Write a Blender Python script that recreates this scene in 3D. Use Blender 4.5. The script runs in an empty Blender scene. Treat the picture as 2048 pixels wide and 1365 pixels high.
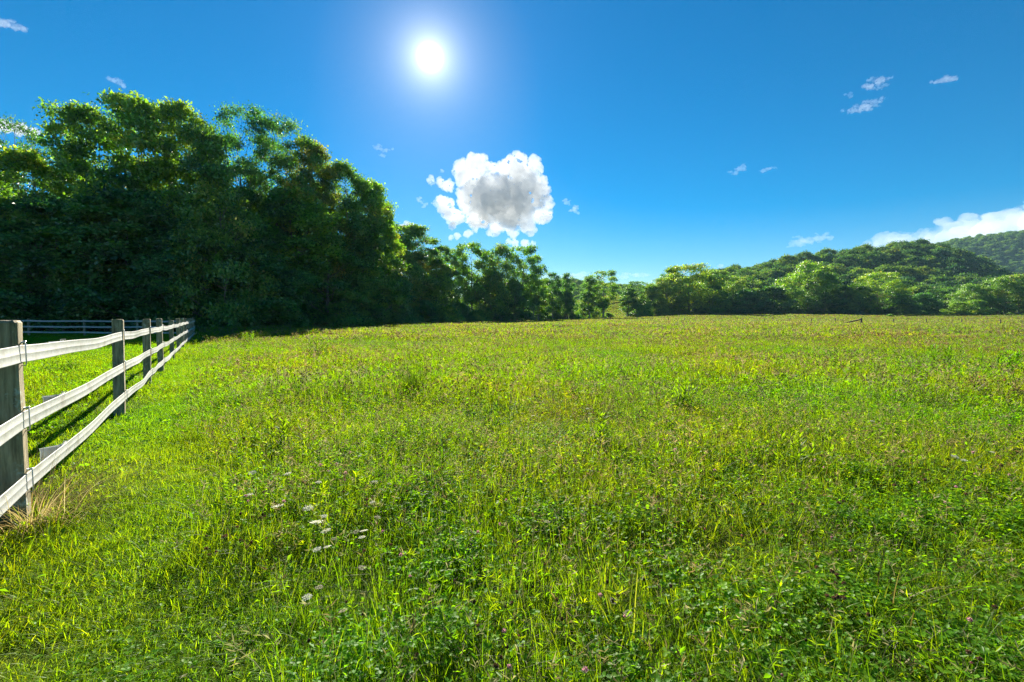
import bpy, bmesh, math, random
import numpy as np
from mathutils import Vector

# ------------------------------------------------------------------ camera, sky, sun, exposure
SC = bpy.context.scene
COL = SC.collection
F = 910.0                      # focal length in photograph pixels (2048 wide)
CAM = np.array([0.0, 0.0, 1.40])
PITCH = math.radians(2.93)

cam_d = bpy.data.cameras.new('camera')
cam_d.sensor_width = 36.0
cam_d.lens = F / 2048.0 * 36.0
cam_d.clip_start = 0.05
cam_d.clip_end = 20000
cam = bpy.data.objects.new('camera', cam_d)
COL.objects.link(cam)
cam.location = CAM
cam.rotation_euler = (math.pi / 2 - PITCH, 0, 0)
SC.camera = cam


def ray(px, py):
    u = (px - 1024.0) / F
    v = (682.5 - py) / F
    c, s = math.cos(PITCH), math.sin(PITCH)
    return np.array([u, c + v * s, -s + v * c])


def pix(px, py, Y):
    """world point on the ray through a photograph pixel at forward distance Y"""
    d = ray(px, py)
    return CAM + d * (Y / d[1])


SUN_DIR = ray(860, 115)
SUN_DIR = SUN_DIR / np.linalg.norm(SUN_DIR)
SUN_EL = math.asin(SUN_DIR[2])
SUN_AZ = math.atan2(SUN_DIR[0], SUN_DIR[1])          # from +Y towards +X

world = bpy.data.worlds.new('World')
SC.world = world
world.use_nodes = True
wn, wl = world.node_tree.nodes, world.node_tree.links
wn.clear()
w_out = wn.new('ShaderNodeOutputWorld')
w_bg = wn.new('ShaderNodeBackground')
w_bg.inputs['Strength'].default_value = 0.055
sky = wn.new('ShaderNodeTexSky')
sky.sky_type = 'NISHITA'
sky.sun_disc = False
sky.sun_elevation = SUN_EL
sky.sun_rotation = SUN_AZ
sky.altitude = 300
sky.air_density = 1.0
sky.dust_density = 0.10
sky.ozone_density = 4.0
hsv = wn.new('ShaderNodeHueSaturation')
hsv.inputs['Saturation'].default_value = 1.55
hsv.inputs['Value'].default_value = 0.60
hsv.inputs['Hue'].default_value = 0.494
wl.new(sky.outputs[0], hsv.inputs['Color'])
# the sun's disc and the bright air round it, as a function of the angle from the sun only
tc = wn.new('ShaderNodeTexCoord')
dot = wn.new('ShaderNodeVectorMath'); dot.operation = 'DOT_PRODUCT'
dot.inputs[1].default_value = tuple(SUN_DIR)
nrm = wn.new('ShaderNodeVectorMath'); nrm.operation = 'NORMALIZE'
wl.new(tc.outputs['Generated'], nrm.inputs[0])
wl.new(nrm.outputs[0], dot.inputs[0])


def wmath(op, a, b=None):
    n = wn.new('ShaderNodeMath'); n.operation = op
    for i, v in enumerate((a, b)):
        if v is None:
            continue
        if isinstance(v, (int, float)):
            n.inputs[i].default_value = v
        else:
            wl.new(v, n.inputs[i])
    return n.outputs[0]


clampd = wmath('MINIMUM', dot.outputs['Value'], 0.9999999)
ang = wmath('ARCCOSINE', clampd)
SUN_GLOW = [(160.0, math.radians(0.60), 2.0), (9.0, math.radians(1.6), 1.0), (0.8, math.radians(6.0), 1.0)]
tot = None
for amp, wid, powr in SUN_GLOW:
    q = wmath('DIVIDE', ang, wid)
    if powr != 1.0:
        q = wmath('POWER', q, powr)
    e = wmath('EXPONENT', wmath('MULTIPLY', q, -1.0))
    t = wmath('MULTIPLY', e, amp)
    tot = t if tot is None else wmath('ADD', tot, t)
comb = wn.new('ShaderNodeVectorMath'); comb.operation = 'SCALE'
comb.inputs[0].default_value = (1.0, 0.98, 0.93)
wl.new(tot, comb.inputs['Scale'])
addc = wn.new('ShaderNodeVectorMath'); addc.operation = 'ADD'
wl.new(hsv.outputs[0], addc.inputs[0])
wl.new(comb.outputs[0], addc.inputs[1])
wl.new(addc.outputs[0], w_bg.inputs['Color'])
wl.new(w_bg.outputs[0], w_out.inputs['Surface'])

sun_d = bpy.data.lights.new('sun', 'SUN')
sun_d.energy = 5.0
sun_d.angle = math.radians(0.53)
sun_d.color = (1.0, 0.93, 0.80)
sun = bpy.data.objects.new('sun', sun_d)
COL.objects.link(sun)
sun.location = (-20, 80, 60)
sun.rotation_euler = Vector(-SUN_DIR).to_track_quat('-Z', 'Y').to_euler()

SC.view_settings.view_transform = 'Standard'
SC.view_settings.look = 'None'
SC.view_settings.gamma = 1.0
SC.view_settings.use_curve_mapping = False
SC.view_settings.exposure = 1.85
SC.render.engine = 'CYCLES'
cy = SC.cycles
cy.max_bounces = 6
cy.diffuse_bounces = 4
cy.glossy_bounces = 2
cy.transmission_bounces = 4
cy.volume_bounces = 4
cy.transparent_max_bounces = 8
cy.caustics_reflective = False
cy.caustics_refractive = False
cy.sample_clamp_indirect = 2.5
world.cycles.sampling_method = 'MANUAL'
world.cycles.sample_map_resolution = 2048
cy.use_denoising = True
cy.denoising_prefilter = 'NONE'
cy.use_adaptive_sampling = True
cy.adaptive_threshold = 0.02

R = np.random.default_rng(7)


# ------------------------------------------------------------------ helpers
def ss(a, b, x):
    t = np.clip((x - a) / (b - a), 0, 1)
    return t * t * (3 - 2 * t)


_NT = np.random.default_rng(3).random((256, 256))


def noise2(x, y):
    x = np.asarray(x, float); y = np.asarray(y, float)
    xi = np.floor(x).astype(int); yi = np.floor(y).astype(int)
    fx = x - xi; fy = y - yi
    fx = fx * fx * (3 - 2 * fx); fy = fy * fy * (3 - 2 * fy)
    a = _NT[xi % 256, yi % 256]; b = _NT[(xi + 1) % 256, yi % 256]
    c = _NT[xi % 256, (yi + 1) % 256]; d = _NT[(xi + 1) % 256, (yi + 1) % 256]
    return (a * (1 - fx) + b * fx) * (1 - fy) + (c * (1 - fx) + d * fx) * fy


def fbm2(x, y, o=3):
    v = 0; a = 0.5; s = 0
    for i in range(o):
        v = v + a * noise2(x * 2 ** i + 17 * i, y * 2 ** i + 5 * i); s += a; a *= 0.5
    return v / s


HILL_X = [0, 60, 120, 196, 253, 296, 329, 381, 414, 442, 475, 540, 640, 900]
HILL_H = [0, 2, 10, 25, 36, 42, 47, 51, 45, 33, 17, 5, 0, 0]
MTN_X = [200, 390, 590, 735, 845, 920, 1030, 1245, 1500, 1960]
MTN_H = [0, 6, 52, 98, 138, 153, 164, 172, 160, 125]


def terrain(x, y):
    x = np.asarray(x, float); y = np.asarray(y, float)
    h = 0.09 * (fbm2(x * 0.11 + 40, y * 0.11 + 40, 2) - 0.5) * ss(1.5, 6, np.hypot(x, y))
    h = h + 0.5 * (fbm2(x * 0.03 + 9, y * 0.03 + 70, 2) - 0.5) * ss(25, 90, y)
    h = h + 2.3 * ss(95, 195, y) * ss(10, 80, x)
    h = h + 12.5 * np.exp(-((x - 74) / 60) ** 2 - ((y - 330) / 60) ** 2)
    h = h + 36 * np.exp(-((y - 620) / 110) ** 2) * (0.75 + 0.25 * np.sin(x * 0.012 + 1.0)) * (1 - 0.4 * ss(150, 350, x))
    h = h + np.interp(x / np.maximum(y, 200) * 430, HILL_X, HILL_H) * np.exp(-((y - 430) / 95) ** 2)
    m = np.interp(x, MTN_X, MTN_H) * np.exp(-((y - 950) / 235) ** 2)
    h = h + m * (0.92 + 0.16 * fbm2(x * 0.009, y * 0.009))
    return h


def tz(x, y):
    return float(terrain(np.array([x]), np.array([y]))[0])


def ground_at(px, py):
    d = ray(px, py)
    t = -CAM[2] / d[2]
    for _ in range(12):
        p = CAM + d * t
        t += (tz(p[0], p[1]) - p[2]) / d[2] * 0.9
    p = CAM + d * t
    return p[0], p[1], tz(p[0], p[1])


def tag(o, label=None, cat=None, group=None, kind=None):
    if label: o['label'] = label
    if cat: o['category'] = cat
    if group: o['group'] = group
    if kind: o['kind'] = kind
    return o


def link(name, data, parent=None, mat=None):
    o = bpy.data.objects.new(name, data)
    COL.objects.link(o)
    if parent is not None:
        o.parent = parent
    if mat is not None and data is not None and not data.materials:
        data.materials.append(mat)
    return o


def empty(name, loc, rz=0.0):
    o = bpy.data.objects.new(name, None)
    o.empty_display_size = 0.2
    COL.objects.link(o)
    o.location = loc
    o.rotation_euler = (0, 0, rz)
    return o


def tri_mesh(name, V, T, tint=None, mat=None, smooth=False):
    me = bpy.data.meshes.new(name)
    V = np.asarray(V, np.float32); T = np.asarray(T, np.int32)
    me.vertices.add(len(V)); me.vertices.foreach_set('co', V.ravel())
    me.loops.add(T.size); me.loops.foreach_set('vertex_index', T.ravel())
    me.polygons.add(len(T))
    me.polygons.foreach_set('loop_start', np.arange(0, T.size, 3, dtype=np.int32))
    me.polygons.foreach_set('loop_total', np.full(len(T), 3, np.int32))
    me.update(calc_edges=True)
    if smooth:
        me.polygons.foreach_set('use_smooth', np.ones(len(T), bool))
    if tint is not None:
        a = me.attributes.new('tint', 'FLOAT_COLOR', 'POINT')
        c = np.ones((len(V), 4), np.float32); c[:, :3] = tint
        a.data.foreach_set('color', c.ravel())
    if mat:
        me.materials.append(mat)
    return me


class MB:
    """collects triangles with a per-vertex tint"""
    def __init__(self):
        self.V = []; self.T = []; self.C = []; self.n = 0

    def add(self, V, T, C):
        V = np.asarray(V, float).reshape(-1, 3)
        C = np.broadcast_to(np.asarray(C, float), V.shape)
        self.V.append(V); self.T.append(np.asarray(T, int).reshape(-1, 3) + self.n); self.C.append(C)
        self.n += len(V)

    def mesh(self, name, mat, smooth=False):
        return tri_mesh(name, np.concatenate(self.V), np.concatenate(self.T), np.concatenate(self.C), mat, smooth)

    # --- batches
    def blades(self, P, h, w, az, bend, lean, col, segs=3, face=None):
        """grass blades: base P (n,3), height, width, direction of bend, amount"""
        n = len(P)
        h = np.broadcast_to(h, n); w = np.broadcast_to(w, n); bend = np.broadcast_to(bend, n); lean = np.broadcast_to(lean, n)
        dx, dy = np.cos(az), np.sin(az)
        fa = az + np.pi / 2 + (R.uniform(-0.7, 0.7, n) if face is None else face)
        sx, sy = np.cos(fa), np.sin(fa)
        L = []
        for k in range(segs + 1):
            t = k / segs
            out = h * (lean * t + bend * t * t)
            up = h * (t - 0.35 * bend * t * t - 0.25 * bend ** 2 * t ** 3)
            c = P + np.stack([dx * out, dy * out, up], 1)
            if k == segs:
                L.append(c)
            else:
                hw = 0.5 * w * (1 - 0.75 * t ** 1.5) * (0.7 if k == 0 else 1.0)
                s = np.stack([sx * hw, sy * hw, 0 * hw], 1)
                L.append(c - s); L.append(c + s)
        V = np.stack(L, 1)                       # n, 2*segs+1, 3
        m = 2 * segs + 1
        T = []
        for k in range(segs - 1):
            a = 2 * k
            T += [[a, a + 1, a + 3], [a, a + 3, a + 2]]
        T.append([m - 3, m - 2, m - 1])
        T = np.array(T)[None] + (np.arange(n) * m)[:, None, None]
        C = np.repeat(np.asarray(col)[:, None, :], m, 1)
        self.add(V.reshape(-1, 3), T.reshape(-1, 3), C.reshape(-1, 3))

    def leaves(self, P, D, N, L, W, col, fold=0.12):
        """rhombic leaves: base P, direction D, normal N"""
        n = len(P)
        D = D / np.linalg.norm(D, axis=1, keepdims=True)
        S = np.cross(D, N); S /= np.linalg.norm(S, axis=1, keepdims=True) + 1e-9
        N2 = np.cross(S, D)
        L = np.broadcast_to(L, n)[:, None]; W = np.broadcast_to(W, n)[:, None]
        mid = P + D * L * 0.45 + N2 * L * fold
        V = np.stack([P, mid + S * W * 0.5, P + D * L, mid - S * W * 0.5], 1)
        T = np.array([[0, 1, 2], [0, 2, 3]])[None] + (np.arange(n) * 4)[:, None, None]
        C = np.repeat(np.asarray(col)[:, None, :], 4, 1)
        self.add(V.reshape(-1, 3), T.reshape(-1, 3), C.reshape(-1, 3))

    def rounds(self, P, D, N, L, W, col):
        """rounded leaflets (clover): 6-gon fans"""
        n = len(P)
        D = D / np.linalg.norm(D, axis=1, keepdims=True)
        S = np.cross(D, N); S /= np.linalg.norm(S, axis=1, keepdims=True) + 1e-9
        N2 = np.cross(S, D)
        L = np.broadcast_to(L, n)[:, None]; W = np.broadcast_to(W, n)[:, None]
        V = np.stack([P, P + D * L * .45 + S * W * .5 + N2 * L * .1, P + D * L * .9 + S * W * .36 + N2 * L * .05, P + D * L * 0.97,
                      P + D * L * .9 - S * W * .36 + N2 * L * .05, P + D * L * .45 - S * W * .5 + N2 * L * .1], 1)
        T = np.array([[0, 1, 2], [0, 2, 3], [0, 3, 4], [0, 4, 5]])[None] + (np.arange(n) * 6)[:, None, None]
        C = np.repeat(np.asarray(col)[:, None, :], 6, 1)
        self.add(V.reshape(-1, 3), T.reshape(-1, 3), C.reshape(-1, 3))

    def heads(self, P, r, col, sz=1.2):
        """small octahedral seed or flower heads"""
        n = len(P)
        r = np.broadcast_to(r, n)
        o = np.array([[1, 0, 0], [0, 1, 0], [-1, 0, 0], [0, -1, 0], [0, 0, sz], [0, 0, -sz]])
        V = P[:, None, :] + o[None] * r[:, None, None]
        T = np.array([[0, 1, 4], [1, 2, 4], [2, 3, 4], [3, 0, 4], [1, 0, 5], [2, 1, 5], [3, 2, 5], [0, 3, 5]])
        T = T[None] + (np.arange(n) * 6)[:, None, None]
        C = np.repeat(np.asarray(col)[:, None, :], 6, 1)
        self.add(V.reshape(-1, 3), T.reshape(-1, 3), C.reshape(-1, 3))

    def tube(self, path, rad, col, sides=5, cap=True):
        path = np.asarray(path, float); k = len(path)
        rad = np.broadcast_to(rad, k)
        tan = np.gradient(path, axis=0)
        tan /= np.linalg.norm(tan, axis=1, keepdims=True) + 1e-9
        ref = np.array([1.0, 0, 0]) if abs(tan[0][0]) < 0.8 else np.array([0, 1.0, 0])
        a = np.cross(tan, ref); a /= np.linalg.norm(a, axis=1, keepdims=True) + 1e-9
        b = np.cross(tan, a)
        th = np.arange(sides) / sides * 2 * np.pi
        V = path[:, None] + rad[:, None, None] * (a[:, None] * np.cos(th)[None, :, None] + b[:, None] * np.sin(th)[None, :, None])
        T = []
        for i in range(k - 1):
            for j in range(sides):
                p, q = i * sides + j, i * sides + (j + 1) % sides
                T += [[p, q, q + sides], [p, q + sides, p + sides]]
        V = V.reshape(-1, 3)
        if cap:
            for base in (0, (k - 1) * sides):
                for j in range(1, sides - 1):
                    T.append([base, base + j, base + j + 1])
        self.add(V, T, col)

    def box(self, c, hx, hy, hz, col, rz=0.0):
        o = np.array([[x, y, z] for z in (-1, 1) for x, y in ((-1, -1), (1, -1), (1, 1), (-1, 1))], float) * (hx, hy, hz)
        ca, sa = math.cos(rz), math.sin(rz)
        o = np.stack([o[:, 0] * ca - o[:, 1] * sa, o[:, 0] * sa + o[:, 1] * ca, o[:, 2]], 1) + np.asarray(c)
        T = [[0, 2, 1], [0, 3, 2], [4, 5, 6], [4, 6, 7]]
        for j in range(4):
            k = (j + 1) % 4
            T += [[j, k, k + 4], [j, k + 4, j + 4]]
        self.add(o, T, col)


# ------------------------------------------------------------------ materials
def new_mat(name):
    m = bpy.data.materials.new(name)
    m.use_nodes = True
    nt = m.node_tree
    nt.nodes.clear()
    out = nt.nodes.new('ShaderNodeOutputMaterial')
    return m, nt, nt.nodes, nt.links, out


def vmul(nt, a, b):
    n = nt.nodes.new('ShaderNodeMix'); n.data_type = 'RGBA'; n.blend_type = 'MULTIPLY'
    n.inputs['Factor'].default_value = 1.0
    nt.links.new(a, n.inputs['A'])
    if isinstance(b, tuple):
        n.inputs['B'].default_value = b
    else:
        nt.links.new(b, n.inputs['B'])
    return n.outputs['Result']


def ramp(nt, fac, stops):
    r = nt.nodes.new('ShaderNodeValToRGB')
    nt.links.new(fac, r.inputs[0])
    el = r.color_ramp.elements
    while len(el) < len(stops):
        el.new(0.5)
    for e, (p, c) in zip(el, stops):
        e.position = p; e.color = (*c, 1)
    return r.outputs[0]


def noise_node(nt, scale, detail=3, rough=0.55, coord=None, vec_scale=None):
    n = nt.nodes.new('ShaderNodeTexNoise')
    n.inputs['Scale'].default_value = scale
    n.inputs['Detail'].default_value = detail
    n.inputs['Roughness'].default_value = rough
    if coord is not None:
        if vec_scale:
            mp = nt.nodes.new('ShaderNodeMapping')
            mp.inputs['Scale'].default_value = vec_scale
            nt.links.new(coord, mp.inputs[0]); coord = mp.outputs[0]
        nt.links.new(coord, n.inputs['Vector'])
    return n.outputs['Fac']


def leafy_mat(name, trans, trans_col, rough, spec, use_obj_color, variation):
    """plant tissue: diffuse + translucent + a weak waxy gloss; tint comes from the mesh"""
    m, nt, N, L, out = new_mat(name)
    at = N.new('ShaderNodeAttribute'); at.attribute_name = 'tint'
    col = at.outputs['Color']
    geo = N.new('ShaderNodeNewGeometry')
    rnd = ramp(nt, geo.outputs['Random Per Island'], [(0.0, (0.72, 0.76, 0.75)), (0.6, (1, 1, 1)), (1.0, (1.35, 1.22, 1.1))])
    col = vmul(nt, col, rnd)
    for sc, lo, hi in variation:
        f = noise_node(nt, sc, 2, 0.5, geo.outputs['Position'])
        col = vmul(nt, col, ramp(nt, f, [(0.34, lo), (0.66, hi)]))
    if use_obj_color:
        oi = N.new('ShaderNodeObjectInfo')
        col = vmul(nt, col, oi.outputs['Color'])
    d = N.new('ShaderNodeBsdfDiffuse'); L.new(col, d.inputs['Color'])
    # living tissue passes yellow-green light, dry tissue passes its own colour
    sp = N.new('ShaderNodeSeparateColor'); L.new(at.outputs['Color'], sp.inputs[0])
    dv = N.new('ShaderNodeMath'); dv.operation = 'DIVIDE'; L.new(sp.outputs[1], dv.inputs[0]); L.new(sp.outputs[0], dv.inputs[1])
    mr = N.new('ShaderNodeMapRange'); mr.inputs['From Min'].default_value = 1.05; mr.inputs['From Max'].default_value = 1.35
    L.new(dv.outputs[0], mr.inputs['Value'])
    tm = N.new('ShaderNodeMix'); tm.data_type = 'RGBA'
    L.new(mr.outputs[0], tm.inputs['Factor']); tm.inputs['A'].default_value = (1.05, 1.0, .85, 1); tm.inputs['B'].default_value = (*trans_col, 1)
    t = N.new('ShaderNodeBsdfTranslucent'); L.new(vmul(nt, col, tm.outputs['Result']), t.inputs['Color'])
    mx = N.new('ShaderNodeMixShader'); mx.inputs[0].default_value = trans
    L.new(d.outputs[0], mx.inputs[1]); L.new(t.outputs[0], mx.inputs[2])
    g = N.new('ShaderNodeBsdfGlossy'); g.inputs['Roughness'].default_value = rough
    g.inputs['Color'].default_value = (1, 1, 1, 1)
    m2 = N.new('ShaderNodeMixShader')
    m2.inputs[0].default_value = spec
    L.new(mx.outputs[0], m2.inputs[1]); L.new(g.outputs[0], m2.inputs[2])
    L.new(m2.outputs[0], out.inputs['Surface'])
    return m


def wood_mat(name, c0, c1, c2, zs=6.0, sc=9.0, lichen=None, rough=0.85):
    m, nt, N, L, out = new_mat(name)
    tcn = N.new('ShaderNodeTexCoord')
    oi = N.new('ShaderNodeObjectInfo')
    ad = N.new('ShaderNodeVectorMath'); ad.operation = 'ADD'
    L.new(tcn.outputs['Object'], ad.inputs[0])
    mu = N.new('ShaderNodeVectorMath'); mu.operation = 'SCALE'; mu.inputs[0].default_value = (31, 17, 7)
    L.new(oi.outputs['Random'], mu.inputs['Scale']); L.new(mu.outputs[0], ad.inputs[1])
    g = noise_node(nt, sc, 6, 0.65, ad.outputs[0], (zs, zs, 0.55))
    col = ramp(nt, g, [(0.30, c0), (0.5, c1), (0.72, c2)])
    big = noise_node(nt, 3.0, 4, 0.6, ad.outputs[0])
    col = vmul(nt, col, ramp(nt, big, [(0.3, (0.55, 0.58, 0.55)), (0.7, (1.2, 1.15, 1.05))]))
    if lichen:
        f = noise_node(nt, 7.0, 5, 0.7, ad.outputs[0])
        mk = ramp(nt, f, [(0.58, (0, 0, 0)), (0.66, (1, 1, 1))])
        mix = N.new('ShaderNodeMix'); mix.data_type = 'RGBA'
        L.new(mk, mix.inputs['Factor']); L.new(col, mix.inputs['A']); mix.inputs['B'].default_value = (*lichen, 1)
        col = mix.outputs['Result']
    b = N.new('ShaderNodeBsdfPrincipled')
    b.inputs['Roughness'].default_value = rough
    L.new(col, b.inputs['Base Color'])
    bp = N.new('ShaderNodeBump'); bp.inputs['Strength'].default_value = 0.6; bp.inputs['Distance'].default_value = 0.01
    L.new(g, bp.inputs['Height']); L.new(bp.outputs[0], b.inputs['Normal'])
    L.new(b.outputs[0], out.inputs['Surface'])
    return m


def plain_mat(name, col, rough=0.6, metal=0.0):
    m, nt, N, L, out = new_mat(name)
    b = N.new('ShaderNodeBsdfPrincipled')
    f = noise_node(nt, 30.0, 3)
    c = ramp(nt, f, [(0.3, tuple(v * 0.75 for v in col)), (0.7, tuple(min(1, v * 1.1) for v in col))])
    L.new(c, b.inputs['Base Color'])
    b.inputs['Roughness'].default_value = rough; b.inputs['Metallic'].default_value = metal
    L.new(b.outputs[0], out.inputs['Surface'])
    return m


M_GRASS = leafy_mat('grass_blades', 0.58, (2.1, 1.9, 0.28), 0.45, 0.008, False,
                    [(0.22, (0.82, 1.0, 0.9), (1.25, 1.0, 0.95)), (1.3, (0.86, 0.9, 0.85), (1.14, 1.1, 1.0))])
M_LEAF = leafy_mat('tree_leaves', 0.44, (1.30, 1.38, 0.42), 0.38, 0.055, True, [(0.35, (0.8, 0.85, 0.9), (1.15, 1.1, 1.0))])
M_FARLEAF = leafy_mat('distant_leaves', 0.35, (1.35, 1.25, 0.6), 0.6, 0.02, True, [(0.03, (0.7, 0.8, 0.85), (1.25, 1.12, 0.9))])
M_PETAL = leafy_mat('petals', 0.62, (1.05, 1.05, 1.05), 0.6, 0.02, False, [])
M_BARK = wood_mat('bark', (0.12, 0.10, 0.08), (0.27, 0.24, 0.20), (0.46, 0.42, 0.36), 3.0, 2.5)
M_POST = wood_mat('weathered_post', (0.10, 0.080, 0.045), (0.29, 0.24, 0.145), (0.46, 0.39, 0.26), 7.0, 6.0, (0.42, 0.44, 0.36))
M_DARKPOST = wood_mat('dark_timber', (0.02, 0.016, 0.012), (0.05, 0.04, 0.03), (0.10, 0.08, 0.06), 6.0, 6.0)
M_STEEL = plain_mat('galvanised_steel', (0.55, 0.57, 0.58), 0.45, 0.7)
M_TPOST = plain_mat('rusty_steel', (0.045, 0.034, 0.026), 0.8, 0.0)


def rail_mat():
    m, nt, N, L, out = new_mat('white_vinyl_ribbon')
    geo = N.new('ShaderNodeNewGeometry')
    f = noise_node(nt, 5.0, 5, 0.65, geo.outputs['Position'])
    col = ramp(nt, f, [(0.28, (0.50, 0.48, 0.42)), (0.45, (0.68, 0.68, 0.65)), (0.7, (0.76, 0.76, 0.75))])
    f2 = noise_node(nt, 22.0, 5, 0.75, geo.outputs['Position'])
    col = vmul(nt, col, ramp(nt, f2, [(0.25, (0.80, 0.77, 0.70)), (0.5, (1, 1, 1))]))
    b = N.new('ShaderNodeBsdfPrincipled'); b.inputs['Roughness'].default_value = 0.5
    L.new(col, b.inputs['Base Color'])
    t = N.new('ShaderNodeBsdfTranslucent'); L.new(vmul(nt, col, (0.97, 0.97, 0.92, 1)), t.inputs['Color'])
    mx = N.new('ShaderNodeMixShader'); mx.inputs[0].default_value = 0.42
    L.new(b.outputs[0], mx.inputs[1]); L.new(t.outputs[0], mx.inputs[2])
    L.new(mx.outputs[0], out.inputs['Surface'])
    return m


M_RAIL = rail_mat()


def ground_mat():
    m, nt, N, L, out = new_mat('meadow_soil')
    geo = N.new('ShaderNodeNewGeometry')
    f = noise_node(nt, 0.8, 6, 0.6, geo.outputs['Position'])
    f2 = noise_node(nt, 14.0, 5, 0.7, geo.outputs['Position'])
    c = ramp(nt, f, [(0.3, (0.055, 0.080, 0.016)), (0.5, (0.085, 0.120, 0.022)), (0.7, (0.120, 0.135, 0.035))])
    c = vmul(nt, c, ramp(nt, f2, [(0.3, (0.45, 0.45, 0.4)), (0.7, (1.2, 1.2, 1.1))]))
    b = N.new('ShaderNodeBsdfPrincipled'); b.inputs['Roughness'].default_value = 0.95
    b.inputs['Specular IOR Level'].default_value = 0.0
    L.new(c, b.inputs['Base Color'])
    bp = N.new('ShaderNodeBump'); bp.inputs['Strength'].default_value = 0.8; bp.inputs['Distance'].default_value = 0.05
    L.new(f2, bp.inputs['Height']); L.new(bp.outputs[0], b.inputs['Normal'])
    L.new(b.outputs[0], out.inputs['Surface'])
    return m


M_GROUND = ground_mat()

# ------------------------------------------------------------------ ground
def axis(lo, hi, c, n, k):
    t = np.linspace(-1, 1, n)
    s = np.sinh(k * t) / math.sinh(k)
    return np.where(s < 0, c + s * (c - lo), c + s * (hi - c))


gx = axis(-600, 1500, 0, 301, 5.5)
gy = axis(-120, 1250, 4, 301, 5.5)
GX, GY = np.meshgrid(gx, gy)
GZ = terrain(GX, GY)
V = np.stack([GX.ravel(), GY.ravel(), GZ.ravel()], 1)
i = np.arange(300)[:, None] * 301 + np.arange(300)[None]
i = i.ravel()
T = np.concatenate([np.stack([i, i + 1, i + 302], 1), np.stack([i, i + 302, i + 301], 1)])
g = link('ground', tri_mesh('ground', V, T, None, M_GROUND, True))
tag(g, 'rolling meadow ground rising into low wooded hills', kind='structure')

# ------------------------------------------------------------------ regions of the meadow
EDGE = [(-160, 34), (-75, 37), (-45, 42), (-29, 46), (-20, 80), (-4, 135), (26, 183), (72, 198), (120, 192), (165, 176), (300, 165)]
EX = np.array([p[0] for p in EDGE]); EY = np.array([p[1] for p in EDGE])


def wood_depth(x, y):
    """> 0 inside the wood (metres beyond its edge, roughly)"""
    return np.asarray(y) - np.interp(x, EX, EY)


def fence_side(x, y):
    return x - (-1.347 - 0.66 * y)              # > 0 on the camera's side


def lane_t(x, y):
    """1 on the mown lane beside the fence, < 0 paddock flag handled elsewhere"""
    s = fence_side(x, y)
    return (s > 0) & (x < 0.2 - 0.663 * y + 0.25 * (noise2(x * 1.3, y * 1.3) - 0.5)) & (y < 36)


# ------------------------------------------------------------------ the grass: scattered patches of real blades
GREENS = np.array([[0.095, 0.185, 0.009], [0.122, 0.208, 0.009], [0.075, 0.165, 0.011], [0.148, 0.212, 0.010], [0.105, 0.182, 0.012]])
DRY = np.array([[0.20, 0.195, 0.10], [0.17, 0.172, 0.08], [0.24, 0.235, 0.15], [0.16, 0.135, 0.065]])
CLOVER = np.array([[0.102, 0.245, 0.014], [0.130, 0.262, 0.015], [0.084, 0.212, 0.016]])


def pick(P, n):
    return P[R.integers(0, len(P), n)] * R.uniform(0.8, 1.2, (n, 1))


def disc(n, r):
    a = R.uniform(0, 2 * np.pi, n); q = r * np.sqrt(R.uniform(0, 1, n))
    return np.stack([q * np.cos(a), q * np.sin(a), np.zeros(n) - 0.01], 1)


def clumped(n, r, k, spread):
    c = disc(k, r)
    p = c[R.integers(0, k, n)].copy()
    p[:, :2] += R.normal(0, spread, (n, 2))
    return p


LANE_GAIN = np.array([1.20, 1.24, 1.2])


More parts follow.
